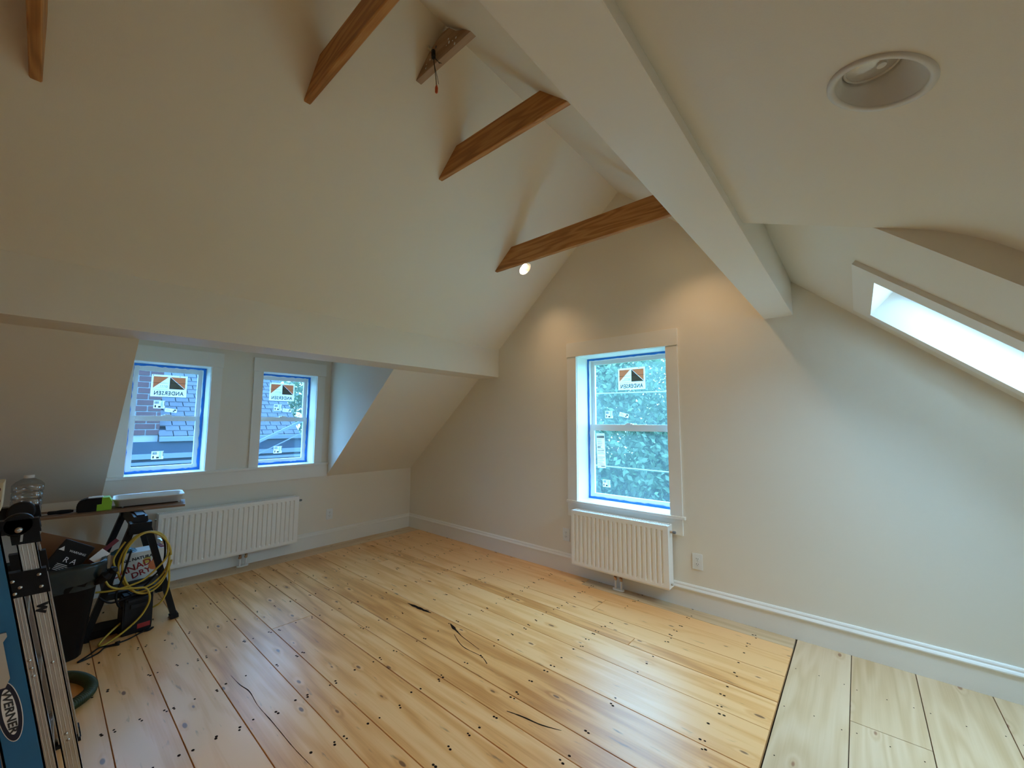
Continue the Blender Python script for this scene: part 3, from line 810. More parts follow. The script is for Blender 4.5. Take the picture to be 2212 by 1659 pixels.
tA = 0.165 + .034 + .0125; tL = 0.165 + .006 + .0105
logo_sticker(win1, 'x', tA, -2.695, -2.436, 1.617, 1.818); code_sticker(win1, 'x', tA, -2.666, -2.586, 1.508, 1.579); code_sticker(win1, 'x', tA, -2.584, -2.496, 1.475, 1.508, tilt=-.12, square=False); code_sticker(win1, 'x', tL, -2.655, -2.571, 1.048, 1.120)
logo_sticker(win2, 'x', tA, -1.721, -1.464, 1.621, 1.818); code_sticker(win2, 'x', tA, -1.667, -1.586, 1.512, 1.580); code_sticker(win2, 'x', tA, -1.577, -1.485, 1.500, 1.535, tilt=-.08, square=False); code_sticker(win2, 'x', tL, -1.655, -1.572, 1.046, 1.122)
tC = 0.195 + .034 + .0125; tD = 0.195 + .006 + .0105
logo_sticker(win3, 'y', tC, 2.939, 3.205, 1.705, 1.912); code_sticker(win3, 'y', tC, 2.798, 2.878, 1.440, 1.510); code_sticker(win3, 'y', tC, 2.944, 3.038, 1.450, 1.488, tilt=-.25, square=False)
code_sticker(win3, 'y', tD, 2.718, 2.806, 0.965, 1.295, tilt=.03, tall=True); code_sticker(win3, 'y', tD, 2.775, 2.855, 0.790, 0.858)

# ------------------------------------------------------------------ skylight
sk = empty('window_4', (4.9, -0.67, Rz(4.9))); tag(sk, 'skylight in the right slope with wide flat casing and bright shaft', kind='structure')
eR = Vector((1, 0, -SR)).normalized(); nR = Vector((SR, 0, 1)).normalized()
def RP(x, y, h): return Vector((x, y, Rz(x))) + nR * h
def KB(mb, name, m):
    for v in mb.bm.verts: v.co -= Vector(sk.location)
    return mb.build(name, m, sk)
def rbox(mb, x0, x1, y0, y1, h0, h1):
    c = [RP(x, y, h) for h in (h0, h1) for x, y in ((x0, y0), (x1, y0), (x1, y1), (x0, y1))]
    v = [mb.bm.verts.new(p) for p in c]
    for q in ((0, 1, 2, 3), (7, 6, 5, 4), (0, 4, 5, 1), (1, 5, 6, 2), (2, 6, 7, 3), (3, 7, 4, 0)): mb.bm.faces.new([v[i] for i in q])
x0, x1, y0, y1 = SKY_X0, SKY_X1, SKY_Y0, SKY_Y1
for a in ((x0 - .07, x1 + .07, y0 - .125, y0), (x0 - .07, x1 + .07, y1, y1 + .10), (x0 - .07, x0, y0, y1), (x1, x1 + .07, y0, y1)):
    mb = MB(); rbox(mb, a[0], a[1], a[2], a[3], -.018, .0); KB(mb, 'casing', TRIM)
mb = MB(); D = 0.22
for a in ((x0 - .015, x1 + .015, y0 - .015, y0), (x0 - .015, x1 + .015, y1, y1 + .015), (x0 - .015, x0, y0, y1), (x1, x1 + .015, y0, y1)):
    rbox(mb, a[0], a[1], a[2], a[3], .0, D)
KB(mb, 'shaft_lining', TRIM)
mb = MB()
for a in ((x0, x1, y0, y0 + .03), (x0, x1, y1 - .03, y1), (x0, x0 + .03, y0 + .03, y1 - .03), (x1 - .03, x1, y0 + .03, y1 - .03)):
    rbox(mb, a[0], a[1], a[2], a[3], D - .06, D + .03)
KB(mb, 'sash', VINYL)
mb = MB(); rbox(mb, x0 + .02, x1 - .02, y0 + .02, y1 - .02, D - .01, D - .004); KB(mb, 'glass_pane', SKYG)
pc = RP((x0 + x1) / 2, (y0 + y1) / 2, D + .06)
pa = area('portal_skylight', pc, (0, 0, 0), 1.3, .68, 1, portal=True)
pa.rotation_euler = (-nR).to_track_quat('-Z', 'Y').to_euler()
pa.data.size, pa.data.size_y = 0.70, 1.36
area('portal_right', (XR + .26, -3.85, .875), (0, PI / 2, 0), .55, .5, 1, portal=True)

# ------------------------------------------------------------------ collar ties
def collar_tie(yf, zb, zt, label, m=FIR, left=None, right=None, th=0.036):
    # trapezoid between the two slopes
    LX = lambda z: XA - (ZA - z) / SL; RX = lambda z: XA + (ZA - z) / SR
    xl0, xl1 = LX(zb), LX(zt); xr0, xr1 = min(RX(zb), 4.19), min(RX(zt), 4.19)
    poly = [(xl0, zb), (xr0, zb), (xr1, zt), (xl1, zt)]
    mb = MB(); cx = (xl0 + xr0) / 2
    # subdivided along its length with slightly worn edges
    nseg = 24; rows = []
    c = 0.004
    for i in range(nseg + 1):
        f = i / nseg; a = xl0 + (xr0 - xl0) * f; b_ = xl1 + (xr1 - xl1) * f
        j = lambda: random.uniform(-.0012, .0012) if 0 < i < nseg else 0
        rows.append([Vector((a, yf + c, zb + j())), Vector((a, yf + th - c, zb + j())), Vector((a, yf + th, zb + c)), Vector((b_, yf + th, zt)), Vector((b_, yf, zt)), Vector((a + (b_ - a) * .02, yf, zb + c + j()))])
    R_ = [[mb.bm.verts.new(p) for p in r] for r in rows]
    for A, B in zip(R_, R_[1:]):
        for k in range(6): mb.bm.faces.new((A[k], A[(k + 1) % 6], B[(k + 1) % 6], B[k]))
    mb.bm.faces.new(R_[0]); mb.bm.faces.new(R_[-1][::-1])
    o = mb.build('collar_tie', m, origin=(cx, yf, zb)); tag(o, label, 'beam', 'timber collar ties')
    return o
collar_tie(-0.738, 2.760, 2.935, 'brown timber collar tie nearest the gable wall, lit downlight below its end')
collar_tie(-1.668, 3.058, 3.218, 'brown timber collar tie second from the gable wall, high under the ridge')
collar_tie(-2.556, 3.057, 3.210, 'brown timber collar tie just beyond the stub with dangling wires')
collar_tie(-3.455, 2.758, 2.930, 'brown timber collar tie at the top left edge, nearest the camera')
# short dusty stub directly under the ridge
stub_y = -2.080
LXs = lambda z: XA - (ZA - z) / SL; RXs = lambda z: XA + (ZA - z) / SR
mb = MB()
poly = [(LXs(3.325), 3.325), (RXs(3.325), 3.325), (RXs(3.36), 3.36), (3.20, 3.405), (3.145, 3.462), (3.085, 3.468), (LXs(3.43) + .004, 3.43)]
mb.prism(poly, 'y', stub_y, stub_y + .036)
o = mb.build('ridge_stub', ROUGHW, origin=(XA, stub_y, 3.325)); tag(o, 'short dusty wooden stub under the ridge with wires hanging from it', 'beam')
mb = MB(); mb.face([(3.02, stub_y + .030, 3.43), (3.25, stub_y + .030, 3.37), (3.16, stub_y + .030, 3.455), (3.092, stub_y + .030, 3.518), (3.04, stub_y + .030, 3.472)])
h = mb.build('dark_gap', DARKV, o, normals=False); h.location = Vector((0, 0, 0)) - Vector(o.location)
mb = MB()
for i in range(14):
    px = random.uniform(LXs(3.34) + .03, RXs(3.36) - .05); pz = random.uniform(3.33, 3.42)
    if not (LXs(pz) + .01 < px < RXs(pz) - .02): continue
    rr = random.uniform(.003, .009)
    mb.face([(px + rr * math.cos(a) * .8, stub_y - .0006, pz + rr * math.sin(a) * random.uniform(.6, 1.4)) for a in [2 * PI * k / 7 for k in range(7)]])
h = mb.build('plaster_splash', PAPER, o, normals=False); h.location = -Vector(o.location); h['kind'] = 'stuff'
# wires
wr = empty('hanging_wires', (2.955, stub_y - .01, 3.395)); tag(wr, 'cream cable with dangling thin wires and an orange nut under the ridge stub', 'wire')
def WBld(mb, name, m):
    for v in mb.bm.verts: v.co -= Vector(wr.location)
    return mb.build(name, m, wr)
yy = stub_y - .012
mb = MB(); mb.tube(smooth_path([(2.990, stub_y + .01, 3.452), (2.992, yy, 3.442), (3.005, yy - .008, 3.412), (3.028, yy - .010, 3.392), (3.046, yy - .010, 3.372)]), .0065); WBld(mb, 'cable_sheath', CREAM)
mb = MB(); mb.tube([(3.046, yy - .010, 3.374), (3.052, yy - .012, 3.330)], .0115); WBld(mb, 'cable_clamp', BLACKP)
mb = MB(); mb.tube(smooth_path([(3.052, yy - .012, 3.335), (3.063, yy - .014, 3.277), (3.075, yy - .014, 3.219), (3.083, yy - .012, 3.152)]), .0020, 6)
mb.tube(smooth_path([(3.052, yy - .012, 3.335), (3.072, yy - .015, 3.255), (3.090, yy - .015, 3.200), (3.102, yy - .013, 3.149)]), .0014, 6)
mb.tube(smooth_path([(3.052, yy - .012, 3.335), (3.088, yy - .012, 3.287), (3.119, yy - .012, 3.255)]), .0014, 6)
mb.tube(smooth_path([(3.052, yy - .012, 3.335), (3.080, yy - .012, 3.300), (3.105, yy - .012, 3.262)]), .0014, 6)
WBld(mb, 'thin_wire', BLACKP)
mb = MB(); mb.lathe([(.003, .0), (.0075, .006), (.0080, .03), (.004, .045)], (3.084, yy - .012, 3.107), 12, cap0=True, cap1=True); WBld(mb, 'wire_nut', CONN)

# ------------------------------------------------------------------ recessed downlights
def downlight(name, label, c, n_up, e1, r_out, r_in, lit, lamp_dir, tilt_u):
    """c on the ceiling surface; n_up points up out of the room; e1 = downslope direction in the ceiling plane"""
    c = Vector(c); e2 = n_up.cross(e1).normalized()
    root = empty(name, c); tag(root, label, 'ceiling light')
    def bd(mb, nm, m):
        for v in mb.bm.verts: v.co -= c
        return mb.build(nm, m, root)
    seg = 56
    def ring(r, h, ax=n_up, u=e1, v=e2, o=c): return [o + ax * h + (u * math.cos(2 * PI * k / seg) + v * math.sin(2 * PI * k / seg)) * r for k in range(seg)]
    mb = MB()
    prof_ = [(r_out, -.0002), (r_out - .001, -.004), (r_in + .004, -.0045), (r_in, -.002), (r_in, .0)]
    R_ = [[mb.bm.verts.new(p) for p in ring(r, h)] for r, h in prof_]
    for A, B in zip(R_, R_[1:]):
        for k in range(seg): f = mb.bm.faces.new((A[k], A[(k + 1) % seg], B[(k + 1) % seg], B[k])); f.smooth = True
    bd(mb, 'trim_ring', FIXW)
    # baffle: lofted from the sloped rim to a level lamp collar above
    dn = Vector((0, 0, -1)); lu = Vector((e1.x, e1.y, 0)).normalized(); lv = Vector((0, 1, 0)) if abs(lu.x) > .5 else Vector((1, 0, 0))
    if lu.cross(lv).dot(e1.cross(e2)) < 0: lv = -lv
    lc = c + n_up * tilt_u[1] + e1 * tilt_u[0]
    lr = tilt_u[2]
    mb = MB()
    A = [mb.bm.verts.new(p) for p in ring(r_in, .0)]
    steps = 6; rows = [A]
    B0 = ring(r_in, .0); L_ = ring(lr, 0, Vector((0, 0, 1)), lu, lv, lc)
    for s_ in range(1, steps + 1):
        t = s_ / steps
        rows.append([mb.bm.verts.new(p * (1 - t) + q * t) for p, q in zip(B0, L_)])
    for X, Y in zip(rows, rows[1:]):
        for k in range(seg): f = mb.bm.faces.new((X[k], X[(k + 1) % seg], Y[(k + 1) % seg], Y[k])); f.smooth = True
    # collar going up and a cap
    T_ = [mb.bm.verts.new(p + Vector((0, 0, .05))) for p in L_]
    for k in range(seg): mb.bm.faces.new((rows[-1][k], rows[-1][(k + 1) % seg], T_[(k + 1) % seg], T_[k]))
    mb.bm.faces.new(T_)
    bd(mb, 'baffle', FIXW)
    mb = MB(); mb.lathe([(lr * .98, .014), (lr * .98, .006), (lr * .90, .002), (lr * .86, .006)], lc, 40); bd(mb, 'lamp_rim', FIXW)
    mb = MB(); mb.lathe([(lr * .87, .006), (lr * .6, .001), (lr * .3, -.001), (.001, -.002)], lc, 40); bd(mb, 'lamp_lens', LAMPON if lit else LENS)
    if not lit:
        mb = MB(); mb.lathe([(lr * .16, -.005), (lr * .16, .0), (lr * .3, .001)], lc + lu * .012, 20, cap0=True); bd(mb, 'lamp_hub', FIXW)
    return root, lc
cF = Vector((DX, DY, 2.18 - .375 * (DX - 4.359)))
downlight('downlight', 'large unlit recessed downlight in the low ceiling above right', cF, nF, eF, .083, .069, False, None, (-.020, .034, .046))
cL = oL + eL * huL + Vector((0, DLy, 0))
nLu = nL if nL.z > 0 else -nL
d2, lc2 = downlight('downlight', 'small lit recessed downlight in the left slope under the collar tie', cL, nLu, -eL, .070, .060, True, None, (-.012, .040, .040))
spot('lamp_left', lc2 - Vector((0, 0, .012)), 10.5, WARM, math.radians(120), 1.0, rad=.035)
# its twin on the other side of the ridge, hidden by the boxed beam; the unseen rear pair is added warm fill
cR = Vector((3.80, DLy, Rz(3.80)))
spot('lamp_right', cR - Vector((0, 0, .02)), 10.5, WARM, math.radians(120), 1.0, rad=.035)
spot('rear_fill_left', (2.9, -5.4, 3.1), 3, WARM, math.radians(140), .9, rad=.05)
spot('rear_fill_right', (3.9, -4.4, 2.70), 8, WARM, math.radians(140), .9, rad=.05)

for k_, (yy_, en) in enumerate(((DLy, 0), (-1.60, 8), (-2.90, 2.5))):
    c = Vector((3.80 if k_ == 0 else 3.95, yy_, 0)); c.z = Rz(c.x)
    dl = empty('downlight', c); tag(dl, ('small lit downlight behind the boxed beam, nearest the gable wall', 'added unseen fill downlight behind the boxed beam, middle one', 'added unseen fill downlight behind the boxed beam, nearest the camera')[k_], 'ceiling light')
    nn = nR; mb = MB(); mb.lathe([(.070, -.0005), (.069, -.005), (.060, -.006), (.056, -.002)], (0, 0, 0), 32, ax=nn); mb.build('trim_ring', FIXW, dl)
    mb = MB(); mb.lathe([(.057, -.003), (.0005, -.0035)], (0, 0, 0), 32, ax=nn); mb.build('lamp_lens', LAMPON, dl)
    if en: spot('slope_fill', c - Vector((0, 0, .03)), en, WARM, math.radians(125), 1.0, rad=.04)  # the two nearer downlights are added, unseen, to warm the floor
# ------------------------------------------------------------------ panel radiators
def radiator(label, L_, H, place):
    """local frame: x along the panel, y into the wall (front at y=0, back at y=.095), z up"""
    root = empty('panel_radiator'); tag(root, label, 'radiator', 'white panel radiators')
    mb = MB(); pitch = 0.0405; m0, m1 = 0.022, 0.030
    nrib = int((L_ - 2 * m0) / pitch); pitch = (L_ - 2 * m0) / nrib
    xs = [0.0, m0 * .5]; dp = [0, 0]
    for k in range(nrib):
        b_ = m0 + k * pitch
        for f, d in ((.08, 0), (.20, 1), (.44, 1), (.56, 0), (.92, 0)): xs.append(b_ + f * pitch); dp.append(d)
    xs += [L_ - m0 * .5, L_]; dp += [0, 0]
    zs = [0, .012, m1, m1 + .012, H / 2, H - m1 - .012, H - m1, H - .008, H]; hf = [0, 0, 0, 1, 1, 1, 0, 0, 0]
    V = [[mb.bm.verts.new((x, .013 * d * h + (0.003 if z in (0, H) else 0), z)) for x, d in zip(xs, dp)] for z, h in zip(zs, hf)]
    for j in range(len(zs) - 1):
        for i in range(len(xs) - 1):
            f = mb.bm.faces.new((V[j][i], V[j][i + 1], V[j + 1][i + 1], V[j + 1][i])); f.smooth = False
    mb.build('front_panel', RADP, root)
    mb = MB(); mb.box((0, .086, 0), (L_, .094, H), bev=.002); mb.build('back_panel', RADP, root)
    mb = MB(); mb.box((.03, .014, .02), (L_ - .03, .084, H - .04)); mb.build('convector_core', LEADG, root)
    for xx in (-.001, L_ - .007):
        mb = MB(); mb.box((xx, .0015, .004), (xx + .008, .095, H + .004), bev=.003); mb.build('side_cover', RADP, root)
    mb = MB(); mb.box((.005, .001, H - .002), (L_ - .005, .012, H + .005), bev=.002); mb.box((.005, .084, H - .002), (L_ - .005, .095, H + .005), bev=.002)
    x = .014
    while x < L_ - .014: mb.box((x, .012, H - .004), (x + .005, .084, H + .002)); x += .0115
    mb.box((.012, .044, H - .003), (L_ - .012, .051, H + .003))
    g = mb.build('top_grille', RADP, root)
    # bleed end (right) and plug (left)
    mb = MB(); mb.lathe([(.010, 0), (.010, .012), (.007, .014), (.007, .018)], (L_ + .006, .045, H - .045), 16, ax=(1, 0, 0), cap1=True); mb.build('bleed_valve', STEEL, root)
    mb = MB(); mb.lathe([(.009, 0), (.011, .004), (.011, .020), (.008, .024)], (L_ + .022, .045, H - .045), 16, ax=(1, 0, 0), cap0=True, cap1=True); mb.build('valve_knob', LEADG, root)
    mb = MB(); mb.lathe([(.009, 0), (.009, .012)], (-.006, .045, H - .045), 12, ax=(-1, 0, 0), cap1=True); mb.build('end_plug', STEEL, root)
    mb = MB(); mb.lathe([(.009, 0), (.009, .008)], (L_ + .006, .045, .035), 12, ax=(1, 0, 0), cap1=True); mb.build('end_plug', STEEL, root)
    return root
def valve_set(root, xc, zfloor, wall_y=.06):
    """twin valve under the panel; xc along the panel, zfloor = floor level in local z"""
    for dx in (-.025, .025):
        mb = MB(); x = xc + dx
        mb.lathe([(.007, -.030), (.011, -.028), (.011, -.014), (.008, -.012), (.008, .0)], (x, wall_y, 0), 12); mb.lathe([(.013, -.036), (.013, -.052), (.009, -.055)], (x, wall_y, 0), 6, smooth=False, cap0=True, cap1=True)
        mb.box((x - .008, wall_y - .02, -.034), (x + .008, wall_y + .005, -.024), bev=.001)
        mb.build('valve', BRASS, root)
        mb = MB(); mb.tube([(x, wall_y, -.050), (x, wall_y, zfloor)], .0085, 12); mb.build('pipe', RADP, root)
    mb = MB(); mb.prism([(xc + .05 * math.copysign(abs(math.cos(a)) ** .5, math.cos(a)) * 1.0, wall_y + .024 * math.sin(a)) for a in [2 * PI * k / 28 for k in range(28)]], 'z', zfloor, zfloor + .009)
    mb.build('floor_rosette', RADP, root)
LC = 0.866
rc = radiator('white panel radiator under the gable window, with a small grey knob', LC, .470, None)
rc.location = (2.634, -0.128, 0.132); rc.rotation_euler = (0, 0, 0)
valve_set(rc, .42, -.132 + .002)
LLn = 1.128
rl = radiator('long white panel radiator on the knee wall under the dormer windows', LLn, .470, None)
rl.location = (0.128, -2.614, 0.130); rl.rotation_euler = (0, 0, PI / 2)
valve_set(rl, .66, -.130 + .002)
for r_ in (rc, rl):
    Lr = LC if r_ is rc else LLn
    for xb in (.12, Lr - .12):
        mb = MB(); mb.box((xb - .015, .094, .05), (xb + .015, .128, .42)); mb.build('wall_bracket', STEEL, r_)

# ------------------------------------------------------------------ electrical outlets
def outlet(label, loc, rz):
    root = empty('wall_outlet', loc, rz); tag(root, label, 'outlet', 'duplex wall outlets')
    mb = MB(); mb.box((-.037, -.006, -.058), (.037, 0, .058), bev=.0025); mb.build('cover_plate', VINYL, root)
    for s in (-1, 1):
        mb = MB(); mb.prism([(.017 * math.cos(a) if abs(math.sin(a)) < .8 else .017 * math.cos(a), s * .0195 + max(-.0125, min(.0125, .017 * math.sin(a)))) for a in [2 * PI * k / 24 for k in range(24)]], 'y', -.0085, -.005)
        f = mb.build('receptacle', VINYL, root)
        mb = MB()
        for dx, hh in ((-.0063, .0045), (.0063, .0038)): mb.box((dx - .0012, -.0090, s * .0195 + .001 - hh + .002), (dx + .0012, -.0084, s * .0195 + .001 + hh + .002))
        mb.lathe([(.0001, 0), (.0024, 0)], (0, -.0088, s * .0195 - .0075), 10, ax=(0, -1, 0)); mb.build('slot', INK, f)
    mb = MB(); mb.lathe([(.003, 0), (.003, .0015), (.0001, .002)], (0, -.006, 0), 10, ax=(0, -1, 0)); mb.build('screw', STEEL, root)
outlet('white duplex outlet right of the gable radiator', (3.673, 0, .352), 0)
outlet('white duplex outlet left of the gable radiator, close to its edge', (2.497, 0, .340), 0)
outlet('white duplex outlet on the knee wall right of the long radiator', (0, -1.095, .340), PI / 2)

# ------------------------------------------------------------------ sawhorse with board
def sawhorse(loc, rz, label):
    """local: beam along x (length .62), legs splay in y"""
    root = empty('sawhorse', loc, rz); tag(root, label, 'sawhorse', 'black folding sawhorses')
    mb = MB(); mb.prism([(-.045, .66), (.045, .66), (.036, .735), (-.036, .735)], 'x', -.31, .31); mb.box((-.30, -.022, .735), (.30, .022, .745), bev=.003); mb.build('top_beam', DARKG, root)
    for sx in (-1, 1):
        mb = MB(); mb.box((sx * .30 - .05, -.058, .625), (sx * .30 + .05, .058, .70), bev=.006); mb.build('hinge_block', BLACKP, root)
        for sy in (-1, 1):
            mb = MB(); p0 = (sx * .29, sy * .035, .68); p1 = (sx * .33, sy * .215, .03)
            mb.bar(p0, p1, .055, .038, (0, sy, .2), .050, .034); mb.bar(p1, (sx * .332, sy * .222, 0.0), .062, .046, (0, sy, .2))
            mb.build('leg', BLACKP, root)
    mb = MB(); mb.box((-.30, -.150, .232), (.30, .150, .246), bev=.003)
    for sx in (-1, 1): mb.bar((sx * .315, -.155, .24), (sx * .315, .155, .24), .03, .04)
    mb.build('shelf', DARKG, root)
    return root
HX, HY = 0.535, -2.815
HR = -0.02
sawhorse((HX, HY, 0), HR, 'black folding sawhorse beside the long radiator, a yellow cord hung on it')
sawhorse((HX - .02, HY - 1.05, 0), 0.05, 'black folding sawhorse behind the blue ladder at the left edge')
# board on top
bdir = math.atan2(-3.28 - -2.539, .50 - .691)
mb = MB(); mb.box((-1.5, -.125, 0), (0, .125, .016), bev=.001)
bd_ = mb.build('work_board', PLY); bd_.location = (.587, -2.535, .746); bd_.rotation_euler = (0, 0, math.radians(80)); tag(bd_, 'narrow plywood board lying across the black sawhorses', 'board')
BT = 0.762
# paint tray
def tray():
    root = empty('paint_tray', (.475, -2.735, BT)); root.rotation_euler = (0, 0, math.radians(84)); tag(root, 'long off-white paint tray on the right end of the plywood board', 'tray')
    # local x = length .40, y = width .26
    Lx, Wy, H = .39, .23, .066
    mb = MB(); seg = 9
    def rr(lx, wy, z, r):
        pts = []
        for cx_, cy_, a0 in ((lx / 2 - r, wy / 2 - r, 0), (-lx / 2 + r, wy / 2 - r, PI / 2), (-lx / 2 + r, -wy / 2 + r, PI), (lx / 2 - r, -wy / 2 + r, 3 * PI / 2)):
            for k in range(seg): a = a0 + PI / 2 * k / (seg - 1); pts.append((cx_ + r * math.cos(a), cy_ + r * math.sin(a), z))
        return pts
    lv = [(Lx * .86, Wy * .82, .014, .02), (Lx * .92, Wy * .88, .016, .025), (Lx, Wy, H, .035), (Lx + .018, Wy + .018, H + .002, .04), (Lx + .020, Wy + .020, H - .006, .042), (Lx + .004, Wy + .004, H - .006, .037), (Lx * .93, Wy * .9, .012, .028), (Lx * .86, Wy * .82, .010, .02)]
    R_ = [[mb.bm.verts.new(p) for p in rr(*l)] for l in lv]
    n_ = len(R_[0])
    # deep end: lower the left bottom
    for A, B in zip(R_, R_[1:]):
        for k in range(n_): f = mb.bm.faces.new((A[k], A[(k + 1) % n_], B[(k + 1) % n_], B[k])); f.smooth = True
    mb.bm.faces.new(R_[0]); mb.bm.faces.new(R_[-1][::-1])
    mb.build('tray_body', TRAYM, root)
    for sy in (-1, 1):
        mb = MB(); mb.tube([(Lx / 2 - .03, sy * Wy * .32, .014), (Lx / 2 - .02, sy * Wy * .32, .0)], .005, 8); mb.build('foot', TRAYM, root)
        mb = MB(); mb.tube([(-Lx / 2 + .05, sy * Wy * .32, .014), (-Lx / 2 + .05, sy * Wy * .32, .0)], .005, 8); mb.build('foot', TRAYM, root)
tray()
# tape measure / green-black tool
tm = empty('tape_measure', (.525, -3.03, BT)); tm.rotation_euler = (0, 0, math.radians(84)); tag(tm, 'black and lime-green tape measure beside the paint tray', 'tape measure')
mb = MB()
prof_t = [(-.085, 0), (.085, 0), (.085, .060), (.070, .088), (-.050, .090), (-.078, .076), (-.088, .050)]
mb.prism(prof_t, 'y', -.045, .045); bmesh.ops.bevel(mb.bm, geom=list(mb.bm.edges), offset=.006, segments=2, affect='EDGES')
mb.build('case', BLACKP, tm)
mb = MB(); mb.prism([(.012, .002), (.086, .002), (.0865, .061), (.071, .0895), (.035, .0915), (.035, .047), (.012, .045)], 'y', -.047, .047); mb.build('lime_shell', LIME, tm)
mb = MB(); mb.box((-.035, -.022, .089), (.040, .022, .096), bev=.003); mb.box((-.02, -.012, .095), (.025, .012, .099), bev=.002); mb.build('top_button', TRAYM, tm)
# utility blade / caulking knife
kn = empty('putty_knife', (.515, -3.19, BT)); kn.rotation_euler = (0, 0, math.radians(84)); tag(kn, 'black-handled putty knife lying on the board left of the tape measure', 'knife')
mb = MB(); mb.lathe([(.004, -.06), (.012, -.055), (.011, -.02), (.014, .0), (.012, .045), (.006, .06)], (0, 0, .014), 12, ax=(1, 0, 0), cap0=True, cap1=True); mb.build('handle', BLACKP, kn)
mb = MB(); mb.box((-.17, -.022, .006), (-.055, .022, .0085)); mb.build('blade', STEEL, kn)
# water jug
jg = empty('water_jug', (.435, -3.345, BT)); tag(jg, 'empty clear plastic water jug standing on the board', 'jug')
mb = MB(); S = 20
def sqring(r, z, p=4.0):
    out = []
    for k in range(S * 2):
        a = 2 * PI * k / (S * 2); c, s_ = math.cos(a), math.sin(a); q = (abs(c) ** p + abs(s_) ** p) ** (-1 / p)
        out.append((r * q * c, r * q * s_, z))
    return out
lev = [(.060, .0), (.068, .006), (.068, .05), (.063, .06), (.068, .07), (.068, .10), (.062, .11), (.068, .12), (.068, .15), (.063, .158), (.070, .168), (.071, .205), (.055, .228), (.030, .245), (.020, .250), (.020, .262)]
R_ = [[mb.bm.verts.new(p) for p in sqring(r * 1.02, z, 4 if z < .22 else 2)] for r, z in lev]
for A, B in zip(R_, R_[1:]):
    for k in range(S * 2): f = mb.bm.faces.new((A[k], A[(k + 1) % (S * 2)], B[(k + 1) % (S * 2)], B[k])); f.smooth = True
mb.bm.faces.new(R_[0])
mb.build('bottle_body', CLEARP, jg)
mb = MB(); mb.lathe([(.024, .250), (.024, .268), (.021, .270)], (0, 0, 0), 24, cap1=True); mb.build('cap', TRAYM, jg)

# soda carton on the sawhorse shelf
bx_ = empty('soda_carton', (.60, -2.775, .247)); bx_.rotation_euler = (0, 0, math.radians(4)); tag(bx_, 'white and red soda carton on the sawhorse shelf', 'box')
mb = MB(); mb.box((-.13, -.135, 0), (.02, .135, .195), bev=.003); mb.build('carton_body', TRAYM, bx_)
mb = MB(); mb.box((-.131, .115, .005), (.0, .1365, .20)); mb.build('red_end', RED, bx_)
RX_ = Matrix(((0, 0, 1, 0), (1, 0, 0, 0), (0, 1, 0, 0), (0, 0, 0, 1)))
for txt, y_, z_, s_, m_, rot in (('ALL NATURAL', -.01, .150, .028, INK, .06), ('CANADA', -.025, .092, .062, RED, .30), ('DRY', .01, .045, .056, RED, .28)):
    text_mesh('lettering', txt, m_, bx_, s_, Matrix.Translation((.0205, y_, z_)) @ RX_ @ Matrix.Rotation(rot, 4, 'Z'), bold=.0012)
mb = MB(); mb.face([(.0206, .015, .10), (.0206, .055, .108), (.0206, .058, .138), (.0206, .035, .158), (.0206, .012, .132)]); mb.build('gold_crest', GOLD, bx_)
mb = MB(); mb.lathe([(.001, .003), (.02, .002), (.036, .0005)], (.0205, .082, .085), 20, ax=(1, 0, 0)); mb.build('orange_slice', ORANGE, bx_)
bt = empty('drink_bottle', (.50, -2.665, .443)); tag(bt, 'small clear plastic bottle lying on the soda carton', 'bottle')
mb = MB(); mb.lathe([(.02, -.05), (.027, -.045), (.027, .03), (.012, .055), (.012, .065)], (0, 0, .027), 16, ax=(1, .3, 0), cap0=True, cap1=True); mb.build('bottle_body', CLEARP, bt)
# teal rag
mb = MB()
def cloth(cx_, cy_, z_, lx, ly, amp, n_=14, seed=3):
    r_ = np.random.default_rng(seed); G = []
    ph = r_.uniform(0, 6, 6)
    for i in range(n_):
        row = []
        for j in range(n_):
            u, v = i / (n_ - 1) - .5, j / (n_ - 1) - .5
            h = amp * (1 - 2.2 * (u * u + v * v) * 1.6) * (0.75 + .25 * math.sin(9 * u + ph[0]) * math.cos(8 * v + ph[1])) + .25 * amp * math.sin(22 * u + 7 * v + ph[2])
            row.append(mb.bm.verts.new((cx_ + u * lx * (1 + .1 * math.sin(7 * v)), cy_ + v * ly * (1 + .1 * math.sin(8 * u)), z_ + max(.001, h))))
        G.append(row)
    for i in range(n_ - 1):
        for j in range(n_ - 1): f = mb.bm.faces.new((G[i][j], G[i + 1][j], G[i + 1][j + 1], G[i][j + 1])); f.smooth = True
cloth(.54, -2.86, .443, .12, .13, .035)
o = mb.build('teal_rag', TEAL, normals=False, origin=(.54, -2.86, .443)); tag(o, 'crumpled teal rag on top of the soda carton', 'rag')

# battery charger
ch = empty('battery_charger', (.905, -2.815, 0)); ch.rotation_euler = (0, 0, math.radians(6)); tag(ch, 'black battery charger with red logo standing on the floor', 'charger')
mb = MB(); mb.prism([(-.062, 0), (.058, 0), (.062, .05), (.055, .22), (.03, .245), (-.055, .25), (-.065, .2)], 'y', -.075, .075); bmesh.ops.bevel(mb.bm, geom=list(mb.bm.edges), offset=.008, segments=2, affect='EDGES')
mb.build('housing', BLACKP, ch)
mb = MB(); mb.box((.052, .0, .028), (.0625, .066, .058), bev=.002) ; mb.build('red_badge', RED, ch)
mb = MB(); mb.box((.040, -.055, .205), (.062, .055, .222), bev=.003); mb.box((.048, -.04, .165), (.064, .04, .190), bev=.002); mb.build('slot_rail', DARKG, ch)
for k in range(4):
    mb = MB(); mb.box((-.05 + .03 * k, -.04, .247), (-.035 + .03 * k, .04, .254)); mb.build('vent_fin', DARKG, ch)

